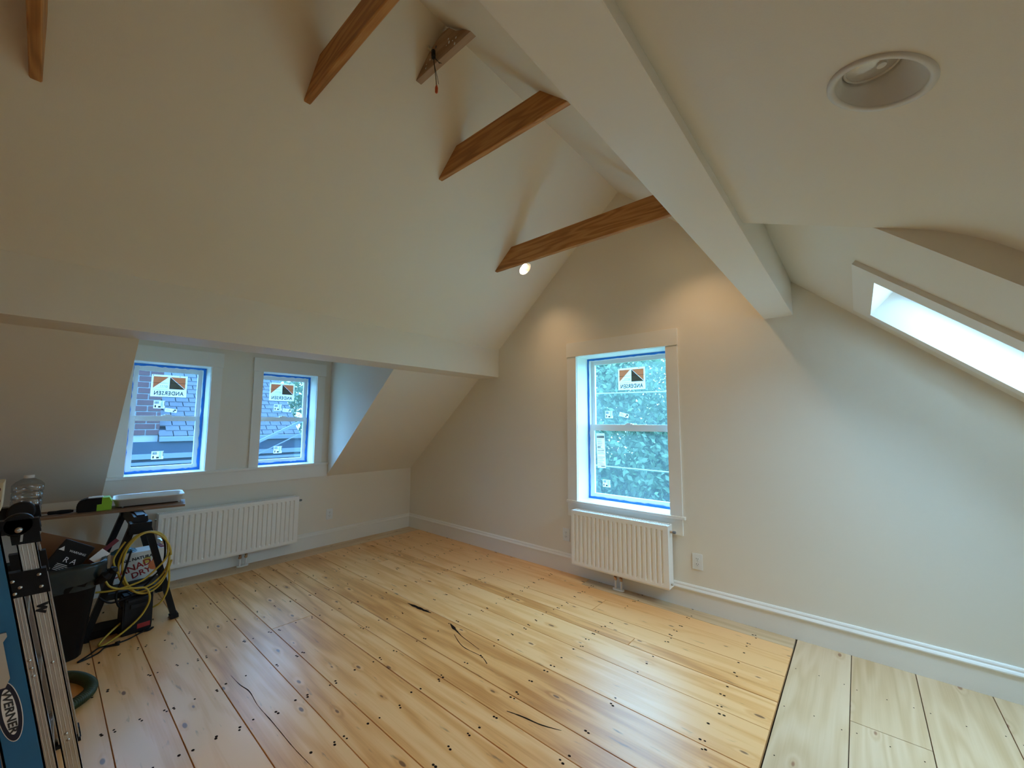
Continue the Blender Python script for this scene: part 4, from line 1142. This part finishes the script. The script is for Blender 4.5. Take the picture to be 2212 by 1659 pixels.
# rubbish bin with liner and rubbish
bn = empty('rubbish_bin', (.96, -3.22, 0)); tag(bn, 'black rubbish bin lined with a dark plastic bag, behind the aluminium ladder', 'bin')
def rrect(hx, hy, z, p=6, n_=40, dx=0, dy=0):
    out = []
    for k in range(n_):
        a = 2 * PI * k / n_; c, s_ = math.cos(a), math.sin(a); q = (abs(c) ** p + abs(s_) ** p) ** (-1 / p)
        out.append(Vector((dx + hx * q * c, dy + hy * q * s_, z)))
    return out
def loft(mb, rings, cap0=True, cap1=False):
    R_ = [[mb.bm.verts.new(p) for p in r] for r in rings]
    n_ = len(R_[0])
    for A, B in zip(R_, R_[1:]):
        for k in range(n_): f = mb.bm.faces.new((A[k], A[(k + 1) % n_], B[(k + 1) % n_], B[k])); f.smooth = True
    if cap0: mb.bm.faces.new(R_[0][::-1])
    if cap1: mb.bm.faces.new(R_[-1])
mb = MB(); loft(mb, [rrect(.135, .15, 0), rrect(.145, .16, .01), rrect(.185, .205, .50), rrect(.20, .22, .505), rrect(.20, .22, .535), rrect(.18, .20, .535), rrect(.13, .145, .03)]); mb.build('bin_body', BLACKP, bn)
mb = MB(); rr_ = random.Random(5)
rings = []
for (hx, hy, z, j) in ((.178, .198, .40, .002), (.182, .203, .545, .006), (.203, .224, .552, .008), (.212, .232, .52, .012), (.206, .228, .47, .016), (.205, .226, .43, .02)):
    rings.append([p + Vector((rr_.uniform(-j, j), rr_.uniform(-j, j), rr_.uniform(-j, j))) for p in rrect(hx, hy, z)])
loft(mb, rings, cap0=False); mb.build('bag_liner', plain('dark_bag_film', (.010, .022, .025), .3, var=.4, vscale=30, bump=.4, bscale=25), bn)
mb = MB(); mb.lathe([(.004, -.03), (.022, .0), (.030, .035), (.016, .06), (.024, .085), (.003, .10)], (.19, .20, .44), 9, ax=(.2, .5, .5), smooth=False); mb.build('liner_knot', BLACKP, bn)
mb = MB(); mb.box((.196, -.12, .40), (.208, -.085, .46), bev=.004); mb.build('red_label', RED, bn)
mb = MB(); cloth(0, 0, .44, .34, .38, .03, 16, 9); mb.build('rubbish_fill', DARKG, bn, normals=False)
# things in the bin
bgp = empty('black_packet', (.99, -3.20, .49)); tag(bgp, 'black printed packet with white lettering sticking out of the bin', 'packet')
bgp.rotation_euler = (math.radians(-32), math.radians(-12), 0)
mb = MB(); mb.box((-.03, -.075, 0), (.03, .075, .18), bev=.008); mb.build('packet_body', BLACKP, bgp)
mb = MB(); mb.prism([(-.070, .118), (-.042, .118), (-.056, .142)], 'x', .0305, .0312); mb.build('warning_triangle', PAPER, bgp)
for txt, y_, z_, s_ in (('WARNING', .020, .126, .017), ('R A', .015, .078, .040)):
    text_mesh('lettering', txt, PAPER, bgp, s_, Matrix.Translation((.0308, y_, z_)) @ RX_)
mb = MB()
for k in range(5): mb.box((.0305, -.03, .018 + k * .008), (.0312, .06 - .01 * k, .021 + k * .008))
mb.build('small_print', PAPER, bgp)
kf_ = MB(); kf_.box((-.004, -.17, 0), (.004, .17, .17)); o = kf_.build('cardboard_sheet', KRAFT); o.location = (.845, -3.19, .49); o.rotation_euler = (math.radians(-26), 0, math.radians(-4)); tag(o, 'brown cardboard sheet standing at the back of the bin', 'cardboard')
mb = MB(); mb.box((-.002, -.026, 0), (.002, .026, .075)); o = mb.build('white_card', PAPER); o.location = (1.05, -3.05, .535); o.rotation_euler = (math.radians(-48), math.radians(-25), 0); tag(o, 'small white card poking out of the right side of the bin', 'card')
mb = MB(); mb.box((-.004, -.012, 0), (.004, .012, .16)); o = mb.build('maroon_strip', MAROON); o.location = (1.01, -3.06, .53); o.rotation_euler = (math.radians(-48), math.radians(-25), 0); tag(o, 'thin maroon strip beside the white card in the bin', 'strip')
mb = MB(); cloth(1.0, -3.30, .53, .14, .14, .05, 12, 4); o = mb.build('tan_paper', CREAM, normals=False, origin=(1.0, -3.30, .53)); tag(o, 'crumpled tan paper in the left of the bin', 'paper')
# low black tool tray between bin and charger
mb = MB(); mb.prism([(-.13, 0), (.13, 0), (.12, .045), (.02, .052), (-.12, .045)], 'x', -.07, .07); bmesh.ops.bevel(mb.bm, geom=list(mb.bm.edges), offset=.005, segments=1, affect='EDGES')
o = mb.build('black_tool_case', BLACKP); o.location = (.80, -2.98, 0); tag(o, 'flat black tool case on the floor between bin and charger', 'case')

# cords
def loop(cy, cz, ry, rz_, x0, x1, a0, a1, n_=26, wob=.0, seed=1):
    r_ = random.Random(seed); ph = r_.uniform(0, 6)
    return [(x0 + (x1 - x0) * i / n_ + .008 * math.sin(3 * i / n_ * 2 * PI + ph), cy + ry * math.cos(a0 + (a1 - a0) * i / n_) * (1 + wob * math.sin(5 * i / n_ * PI + ph)), cz + rz_ * math.sin(a0 + (a1 - a0) * i / n_) * (1 + wob * math.cos(4 * i / n_ * PI + ph))) for i in range(n_ + 1)]
yc = empty('extension_cord', (.9, -2.8, .6)); tag(yc, 'yellow and black extension cord coiled over the sawhorse, trailing to the floor', 'cord')
def YB_(mb, nm, m):
    for v in mb.bm.verts: v.co -= Vector(yc.location)
    return mb.build(nm, m, yc)
mb = MB()
mb.tube(smooth_path(loop(-2.795, .46, .125, .185, .93, .955, 0.2, 2 * PI + .1, wob=.04, seed=2), 3), .0062, 8)
mb.tube(smooth_path(loop(-2.785, .445, .118, .20, .955, .975, 0.1, 2 * PI + .1, wob=.05, seed=3), 3), .0062, 8)
mb.tube(smooth_path([(.97, -2.985, .395), (.98, -2.96, .345), (.98, -2.91, .315), (.985, -2.84, .300), (.985, -2.785, .285), (.99, -2.762, .235), (.99, -2.765, .18), (.99, -2.80, .11), (1.0, -2.87, .05), (1.01, -2.94, .012), (1.03, -2.975, .008), (1.0, -2.985, .01), (.97, -2.96, .03), (.95, -2.92, .06), (.93, -2.88, .085)], 6), .0062, 8)
mb.tube(smooth_path([(.96, -3.02, .32), (.97, -2.95, .312), (.975, -2.88, .318), (.98, -2.80, .34), (.975, -2.73, .40), (.97, -2.685, .46), (.96, -2.68, .54)], 6), .0062, 8)
mb.tube(smooth_path([(.94, -2.90, .60), (.95, -2.93, .55), (.955, -2.95, .50), (.95, -2.935, .44), (.955, -2.90, .36), (.96, -2.85, .28), (.965, -2.80, .262), (.97, -2.73, .285), (.965, -2.68, .35), (.96, -2.655, .43)], 6), .0058, 8)
mb.tube(smooth_path([(.955, -2.668, .40), (.955, -2.66, .30), (.95, -2.665, .22), (.93, -2.69, .15), (.91, -2.735, .12)], 6), .0058, 8)
YB_(mb, 'yellow_cable', YELLOW)
mb = MB()
mb.tube(smooth_path(loop(-2.80, .47, .122, .165, .915, .925, -0.3, 2 * PI - .6, wob=.06, seed=5), 3), .0058, 8)
mb.tube(smooth_path([(.96, -2.87, .54), (.965, -2.885, .46), (.97, -2.905, .36), (.97, -2.925, .28), (.96, -2.91, .21), (.94, -2.885, .175)], 6), .0062, 8)
mb.tube(smooth_path([(.95, -3.0, .28), (.955, -2.95, .235), (.955, -2.89, .235), (.95, -2.83, .255), (.94, -2.78, .29), (.94, -2.73, .35)], 6), .0058, 8)
YB_(mb, 'black_cable', BLACKP)
mb = MB(); mb.tube(smooth_path([(.96, -2.80, .006), (.99, -2.755, .006), (.955, -2.725, .006), (.99, -2.79, .006), (1.04, -2.86, .006), (1.05, -2.93, .006), (1.04, -2.985, .006), (1.10, -3.03, .006), (1.16, -3.08, .006), (1.12, -3.0, .006), (1.06, -2.96, .006), (1.08, -2.90, .006)], 7), .0045, 8)
mb.tube([(1.045, -2.895, .008), (1.05, -2.915, .008)], .009, 8)
o = mb.build('power_cord', BLACKP, origin=(1.03, -2.9, 0)); tag(o, 'thin black power cord on the floor in front of the charger', 'cord')
# corrugated hose
pth = smooth_path([(1.30, -3.36, .03), (1.31, -3.22, .03), (1.36, -3.13, .03), (1.45, -3.075, .03), (1.56, -3.05, .03), (1.65, -3.075, .03), (1.72, -3.15, .03), (1.78, -3.27, .03), (1.82, -3.42, .03)], 44)
mb = MB(); mb.tube(pth, .024, 14, rfun=lambda i: .0265 if (i // 2) % 2 else .0225)
o = mb.build('vacuum_hose', GREENH, origin=(1.5, -3.1, 0)); tag(o, 'ribbed dark green vacuum hose looping on the floor beside the ladder', 'hose')

# ------------------------------------------------------------------ aluminium ladder
al = empty('aluminium_ladder', (2.13, -3.28, 0)); tag(al, 'short folded aluminium ladder with black hinges standing at the left edge', 'ladder')
def AB(mb, nm, m):
    for v in mb.bm.verts: v.co -= Vector(al.location)
    return mb.build(nm, m, al)
lean = -0.200
def ry(y0, z): return y0 + .118 + lean * z
def channel(mb, xf, xb, ya, yb_, z0, z1, lip=.006):
    """C-channel rail: web at xf facing +x, flanges to xb"""
    for a, b_ in ((ya, yb_),):
        t = .003 if xf > xb else -.003
        for (u0, u1, v0, v1) in ((xf - t, xf, a, b_), (xb, xf, a, a + .004), (xb, xf, b_ - .004, b_)):
            V = []
            for z in (z0, z1):
                for x, y in ((min(u0, u1), v0), (max(u0, u1), v0), (max(u0, u1), v1), (min(u0, u1), v1)): V.append(mb.bm.verts.new((x, ry(y, z), z)))
            for q in ((3, 2, 1, 0), (4, 5, 6, 7), (0, 1, 5, 4), (1, 2, 6, 5), (2, 3, 7, 6), (3, 0, 4, 7)): mb.bm.faces.new([V[i] for i in q])
    # shallow fluting ridges on the web
    for k in range(3):
        yy_ = ya + (yb_ - ya) * (k + 1) / 4
        V = []
        for z in (z0, z1):
            for x, y in ((xf, yy_ - .0012), (xf + .0004 * (1 if xf > xb else -1), yy_), (xf, yy_ + .0012)): V.append(mb.bm.verts.new((x, ry(y, z), z)))
        mb.bm.faces.new((V[0], V[1], V[4], V[3])); mb.bm.faces.new((V[1], V[2], V[5], V[4]))
def boxy(mb, x0, x1, ya, yb_, z0, z1):
    V = []
    for z in (z0, z1):
        for x, y in ((x0, ya), (x1, ya), (x1, yb_), (x0, yb_)): V.append(mb.bm.verts.new((x, ry(y, z), z)))
    for q in ((3, 2, 1, 0), (4, 5, 6, 7), (0, 1, 5, 4), (1, 2, 6, 5), (2, 3, 7, 6), (3, 0, 4, 7)): mb.bm.faces.new([V[i] for i in q])
for xn, sgn in ((2.30, 1), (1.955, -1)):
    mb = MB(); channel(mb, xn, xn - sgn * .03, -3.266, -3.222, .012, .77); AB(mb, 'outer_rail', ALU)
    mb = MB(); channel(mb, xn, xn - sgn * .03, -3.312, -3.280, .012, .77); AB(mb, 'inner_rail', ALU)
    mb = MB(); channel(mb, xn - sgn * .004, xn - sgn * .03, -3.275, -3.228, .83, .955); AB(mb, 'upper_rail', ALU)
    mb = MB(); boxy(mb, min(xn + sgn * .004, xn - sgn * .034), max(xn + sgn * .004, xn - sgn * .034), -3.316, -3.216, .755, .845); br = AB(mb, 'bracket', BLACKP)
    for y, z in ((-3.236, .825), (-3.236, .78), (-3.300, .815), (-3.300, .77), (-3.285, .79)):
        mb = MB(); mb.lathe([(.006, 0), (.005, .003), (.0001, .004)], (xn + sgn * .0042, ry(y, z), z), 10, ax=(sgn, 0, 0))
        for v in mb.bm.verts: v.co -= Vector(al.location)
        mb.build('rivet', STEEL, br)
    mb = MB(); boxy(mb, min(xn + sgn * .006, xn - sgn * .03), max(xn + sgn * .006, xn - sgn * .03), -3.285, -3.215, .945, .99); AB(mb, 'hinge_plate', BLACKP)
    mb = MB(); mb.lathe([(.034, -.022), (.040, -.018), (.040, .018), (.034, .022)], (xn - sgn * .01, ry(-3.262, 1.01), 1.015), 24, ax=(1, 0, 0), cap0=True, cap1=True)
    boxy(mb, xn - .03, xn + .012, -3.33, -3.21, .985, 1.035); AB(mb, 'hinge', BLACKP)
    mb = MB(); mb.lathe([(.010, 0), (.010, .012), (.004, .016)], (xn + sgn * .012, ry(-3.262, 1.0), 1.0), 12, ax=(sgn, 0, 0), cap1=True); mb.box((xn + sgn * .006 - .002, ry(-3.25, .97) - .012, .955), (xn + sgn * .006 + .004, ry(-3.25, .97) - .006, .985)); AB(mb, 'hinge_pin', STEEL)
    mb = MB(); boxy(mb, min(xn + sgn * .003, xn - sgn * .034), max(xn + sgn * .003, xn - sgn * .034), -3.268, -3.220, 0, .016); boxy(mb, min(xn + sgn * .003, xn - sgn * .034), max(xn + sgn * .003, xn - sgn * .034), -3.314, -3.278, 0, .016); AB(mb, 'rubber_foot', BLACKP)
for z in (.18, .44, .70):
    mb = MB(); boxy(mb, 1.958, 2.297, -3.26, -3.23, z, z + .028); AB(mb, 'rung', ALU)
    mb = MB(); boxy(mb, 1.958, 2.297, -3.308, -3.284, z - .06, z - .035); AB(mb, 'rung', ALU)
for y, z in ((-3.297, .52), (-3.296, .49), (-3.295, .46), (-3.245, .49), (-3.246, .21), (-3.244, .185), (-3.297, .06)):
    mb = MB(); mb.lathe([(.005, 0), (.004, .003), (.0001, .004)], (2.3005, ry(y, z), z), 10, ax=(1, 0, 0)); AB(mb, 'bolt', STEEL)

# printed mark on the web
text_mesh('printed_mark', 'W', DARKG, al, .032, Matrix.Translation(Vector((2.3015, ry(-3.246, .70), .70)) - Vector(al.location)) @ RX_ @ Matrix.Rotation(-PI / 2 - .12, 4, 'Z'), bold=.003, sx=1)
# loose black tip on the floor end of the far stay
mb = MB(); boxy(mb, 1.925, 1.950, -3.241, -3.228, .03, .86); AB(mb, 'stay', ALU)
mb = MB(); boxy(mb, 1.918, 1.957, -3.247, -3.218, .0, .045); AB(mb, 'rubber_foot', BLACKP)

# ------------------------------------------------------------------ blue fibreglass stepladder
bl = empty('blue_stepladder', (2.73, -3.3, 0)); tag(bl, 'blue fibreglass stepladder with an oval logo label, cut by the left frame edge', 'ladder')
def LB(mb, nm, m):
    for v in mb.bm.verts: v.co.y += (v.co.x - 2.95) * .16
    for v in mb.bm.verts: v.co -= Vector(bl.location)
    return mb.build(nm, m, bl)
ln = -0.196
def by(y0, z): return y0 + ln * z
XN, XF = 2.95, 2.52
YA, YBb = -3.216, -3.150
def sheared(mb, x0, x1, ya, yb_, z0, z1):
    V = []
    for z in (z0, z1):
        for x, y in ((x0, ya), (x1, ya), (x1, yb_), (x0, yb_)): V.append(mb.bm.verts.new((x, by(y, z), z)))
    for q in ((3, 2, 1, 0), (4, 5, 6, 7), (0, 1, 5, 4), (1, 2, 6, 5), (2, 3, 7, 6), (3, 0, 4, 7)): mb.bm.faces.new([V[i] for i in q])
for xw, s_ in ((XN, 1), (XF, -1)):
    mb = MB()
    sheared(mb, min(xw, xw - s_ * .004), max(xw, xw - s_ * .004), YA, YBb, .02, 1.72)
    for a in (YA, YBb - .004): sheared(mb, min(xw, xw - s_ * .032), max(xw, xw - s_ * .032), a, a + .004, .02, 1.72)
    LB(mb, 'front_rail', BLUEF)
    mb = MB(); sheared(mb, min(xw + s_ * .004, xw - s_ * .036), max(xw + s_ * .004, xw - s_ * .036), YA - .004, YBb + .004, 0, .05); LB(mb, 'rubber_foot', BLACKP)
for k in range(5):
    z = .20 + .30 * k
    mb = MB(); sheared(mb, XF + .004, XN - .004, YA + .004, YBb - .004, z, z + .022); LB(mb, 'step', ALU)
# rear legs, leaning the other way
for xw in (XN - .03, XF + .03):
    mb = MB(); mb.bar((xw, by(YA, 1.70) - .05, 1.70), (xw, -4.35, .02), .03, .045, (0, 1, 0)); LB(mb, 'rear_rail', BLUEF)
mb = MB(); mb.box((XF - .02, by(YA, 1.72) - .14, 1.70), (XN + .02, by(YBb, 1.72) + .01, 1.76), bev=.01); LB(mb, 'top_cap', BLACKP)
mb = MB(); mb.bar((XN - .012, by(YA, 1.0), 1.0), (XN - .02, -3.85, .95), .004, .02); LB(mb, 'spreader', ALU)
# metal bracket on the web
mb = MB(); zc = .86
V = [(YA - .006, .715), (YA + .026, .715), (YA + .036, .735), (YA + .036, .83), (YA + .044, .842), (YA + .044, .852), (YA - .006, .852)]
A = [mb.bm.verts.new((XN + .0005, by(y, z), z)) for y, z in V]; B = [mb.bm.verts.new((XN + .0085, by(y, z), z)) for y, z in V]
mb.bm.faces.new(A[::-1]); mb.bm.faces.new(B)
for k in range(len(V)): mb.bm.faces.new((A[k], A[(k + 1) % len(V)], B[(k + 1) % len(V)], B[k]))
LB(mb, 'metal_bracket', STEEL)
# oval label
zc = 0.648; yc_ = by((YA + YBb) / 2 - .007, zc)
def oval(mb, x, ry_, rz_, n_=40):
    vs = []
    for k in range(n_):
        a = 2 * PI * k / n_; dz = rz_ * math.sin(a); vs.append(mb.bm.verts.new((x, yc_ + ln * dz + ry_ * math.cos(a), zc + dz)))
    mb.bm.faces.new(vs)
mb = MB(); oval(mb, XN + .0008, .0205, .0790); lab = LB(mb, 'oval_label', PAPER); lab['label'] = 'oval label with dark blue lettering'
for nm, a, b_, m_, dx in (('dark_oval', .0190, .0765, plain('navy_print', (.004, .008, .03), .5, var=.1), .0012), ('light_oval', .0120, .060, PAPER, .0016)):
    mb = MB(); oval(mb, XN + dx, a, b_)
    for v in mb.bm.verts: v.co -= Vector(bl.location)
    mb.build(nm, m_, lab)
Sh = Matrix(((1, 0, 0, 0), (0, 1, ln, 0), (0, 0, 1, 0), (0, 0, 0, 1)))
text_mesh('lettering', 'WERNER', INK, lab, .030, Matrix.Translation(Vector((XN + .0022, yc_, zc)) - Vector(bl.location)) @ Sh @ RX_ @ Matrix.Rotation(-PI / 2, 4, 'Z') @ Matrix.Diagonal((.93, .70, 1, 1)), bold=.0008)
# patterned pouch resting on a step
pk = empty('patterned_box', (2.61, -3.414, 1.123)); tag(pk, 'cream patterned box on a step of the blue ladder', 'box')
mb = MB(); mb.box((-.06, -.05, 0), (.06, .034, .085), bev=.003); mb.build('box_body', CREAM, pk)
mb = MB()
for y_, z_, r_ in ((.018, .03, .014), (.02, .065, .010), (-.02, .05, .016)): mb.lathe([(r_, 0), (r_ * .6, 0)], (.0605, y_, z_), 14, ax=(1, 0, 0))
mb.build('printed_pattern', MAROON, pk)

# ------------------------------------------------------------------ outdoors
mb = MB(); mb.box((-60, -60, -6.2), (60, 80, -6.0)); o = mb.build('ground', GRASS); tag(o, 'grass ground outside', kind='structure')
def tree(label, c, R_, nleaf, trunk_r, seed):
    r_ = np.random.default_rng(seed); c = np.array(c, float)
    root = empty('leafy_tree', (c[0], c[1], -6.0)); tag(root, label, 'tree', 'trees outside the gable window')
    mb = MB(); h = c[2] + 6.0
    mb.tube([(0, 0, 0), (.1, .05, h * .4), (-.05, .1, h * .75), (.0, 0, h)], trunk_r, 10, rfun=lambda i: trunk_r * (1, .85, .6, .3)[i])
    for k in range(9):
        a = r_.uniform(0, 2 * PI); z0 = h * r_.uniform(.5, .85); L_ = R_ * r_.uniform(.5, .8)
        mb.tube([(0, 0, z0), (L_ * .5 * math.cos(a), L_ * .5 * math.sin(a), z0 + L_ * .35), (L_ * math.cos(a), L_ * math.sin(a), z0 + L_ * .55)], .05, 6, rfun=lambda i: (.06, .04, .015)[i])
    mb.build('trunk', BRANCH, root)
    # leaf sprays clustered into boughs
    nb_ = 70; bc = r_.normal(size=(nb_, 3)); bc /= np.linalg.norm(bc, axis=1)[:, None]; bc *= (r_.uniform(.35, 1, (nb_, 1)) ** .5) * R_
    bc[:, 2] *= 1.0
    idx = r_.integers(0, nb_, nleaf); p = bc[idx] + r_.normal(size=(nleaf, 3)) * R_ * .14
    n_ = r_.normal(size=(nleaf, 3)); n_ /= np.linalg.norm(n_, axis=1)[:, None]
    t = np.cross(n_, r_.normal(size=(nleaf, 3))); t /= np.linalg.norm(t, axis=1)[:, None]; b_ = np.cross(n_, t)
    s = r_.uniform(.06, .12, (nleaf, 1))
    P = np.stack([p - t * s, p + b_ * s * .5, p + t * s, p - b_ * s * .5], 1).reshape(-1, 3) + np.array([0, 0, h])
    me = bpy.data.meshes.new('crown'); me.from_pydata(P.tolist(), [], (np.arange(nleaf * 4).reshape(-1, 4)).tolist()); me.materials.append(LEAF)
    cr = link(bpy.data.objects.new('crown', me), root); cr['kind'] = 'stuff'
tree('broad leafy tree right behind the gable window glass', (-1.2, 8.5, 1.0), 2.9, 24000, .22, 1)
tree('leafy tree at the right part of the gable window', (1.9, 9.5, .2), 2.6, 17000, .2, 2)
tree('leafy tree far behind the other two gable window trees', (-.2, 13.5, 1.5), 4.0, 22000, .3, 3)
tree('dark leafy tree beyond the slate roof, seen in the right dormer window', (-10.0, 4.3, .9), 3.1, 26000, .25, 4)
mb = MB()
for y_, z0, z1 in ((4.6, 2.12, 1.98), (5.0, .50, .40)): mb.tube([(-8, y_, z0), (-2, y_, z0 - .06), (2, y_, (z0 + z1) / 2 - .05), (9, y_, z1)], .018, 6)
o = mb.build('utility_cable', plain('cable_sheath_grey', (.14, .15, .15), .6, var=.05)); tag(o, 'pale utility cables strung outside the gable window', 'cable')
# neighbour house seen through the dormer windows
nh = empty('neighbour_house', (-6.4, -1.5, -6.0)); tag(nh, 'neighbouring brick house with slate roof seen through the dormer windows', 'house')
def NB(mb, nm, m, kind=None):
    for v in mb.bm.verts: v.co -= Vector(nh.location)
    o = mb.build(nm, m, nh)
    if kind: o['kind'] = kind
    return o
OUTW = plain('weathered_white_trim', (.08, .095, .12), .8, var=.1)
MORTAR = plain('mortar', (.17, .17, .18), .9, var=.1)
PALEW = plain('pale_wall', (.022, .034, .052), .8, var=.08, vscale=3, spec=0.05)
mb = MB(); mb.box((-7.0, -5.2, -6.0), (-6.42, -1.72, 2.75)); NB(mb, 'brick_backing', MORTAR)
mb = MB()
bh, bw, g = .10, .30, .022
z = 1.10; row = 0
while z < 2.65:
    y = -3.2 + (row % 2) * bw / 2
    while y < -1.72 - .02:
        y1_ = min(y + bw, -1.71)
        mb.box((-6.43, y, z), (-6.405 + random.uniform(0, .006), y1_, z + bh)); y += bw + g
    z += bh + g; row += 1
NB(mb, 'brick_course', BRICK, 'stuff')
# slate roof rising away from us to the right of the brick gable
ex, ez = -6.30, 1.06
sl = 0.95
mb = MB(); mb.prism([(ex, ez - .1), (ex - 1.85, ez - .1 + 1.85 * sl), (ex - 1.85, -6), (ex, -6)], 'y', -1.70, 1.05); NB(mb, 'roof_deck', PALEW)
mb = MB(); row = 0; u = 0.0
while u < 2.6:
    y = -1.72 + (row % 2) * .12
    while y < 1.02:
        w_ = .225; j = random.uniform(0, .006)
        x0_, z0_ = ex - u * .72, ez + u * .72 * sl; x1_, z1_ = ex - (u + .19) * .72, ez + (u + .19) * .72 * sl
        V = [(x0_, y, z0_ + .02 + j), (x0_, min(y + w_, 1.04), z0_ + .02 + j), (x1_, min(y + w_, 1.04), z1_ + .004), (x1_, y, z1_ + .004), (x0_, y, z0_ + .002), (x0_, min(y + w_, 1.04), z0_ + .002)]
        v = [mb.bm.verts.new(p) for p in V]; mb.bm.faces.new(v[:4]); mb.bm.faces.new((v[0], v[1], v[5], v[4])); y += .24
    u += .155; row += 1
NB(mb, 'slate', SLATE, 'stuff')
mb = MB(); mb.box((ex - .02, -1.72, ez - .10), (ex + .10, 1.1, ez + .0), bev=.01); NB(mb, 'gutter', OUTW)
mb = MB(); mb.box((ex + .05, -5.2, .62), (ex + .12, 1.5, .72)); mb.box((ex + .05, -5.2, .50), (ex + .10, 1.5, .56)); NB(mb, 'wall_trim', OUTW)
mb = MB(); mb.box((ex - .02, -5.2, -6.0), (ex + .06, 1.5, ez - .1)); NB(mb, 'lower_wall', PALEW)
mb = MB(); mb.bar((ex + .3, -.55, .62), (ex + .3, 1.6, 1.72), .05, .06); NB(mb, 'rake_board', OUTW)
mb = MB(); mb.bar((ex + .25, -.3, .45), (ex + .25, 1.8, 1.50), .02, .02); NB(mb, 'handrail', OUTW)
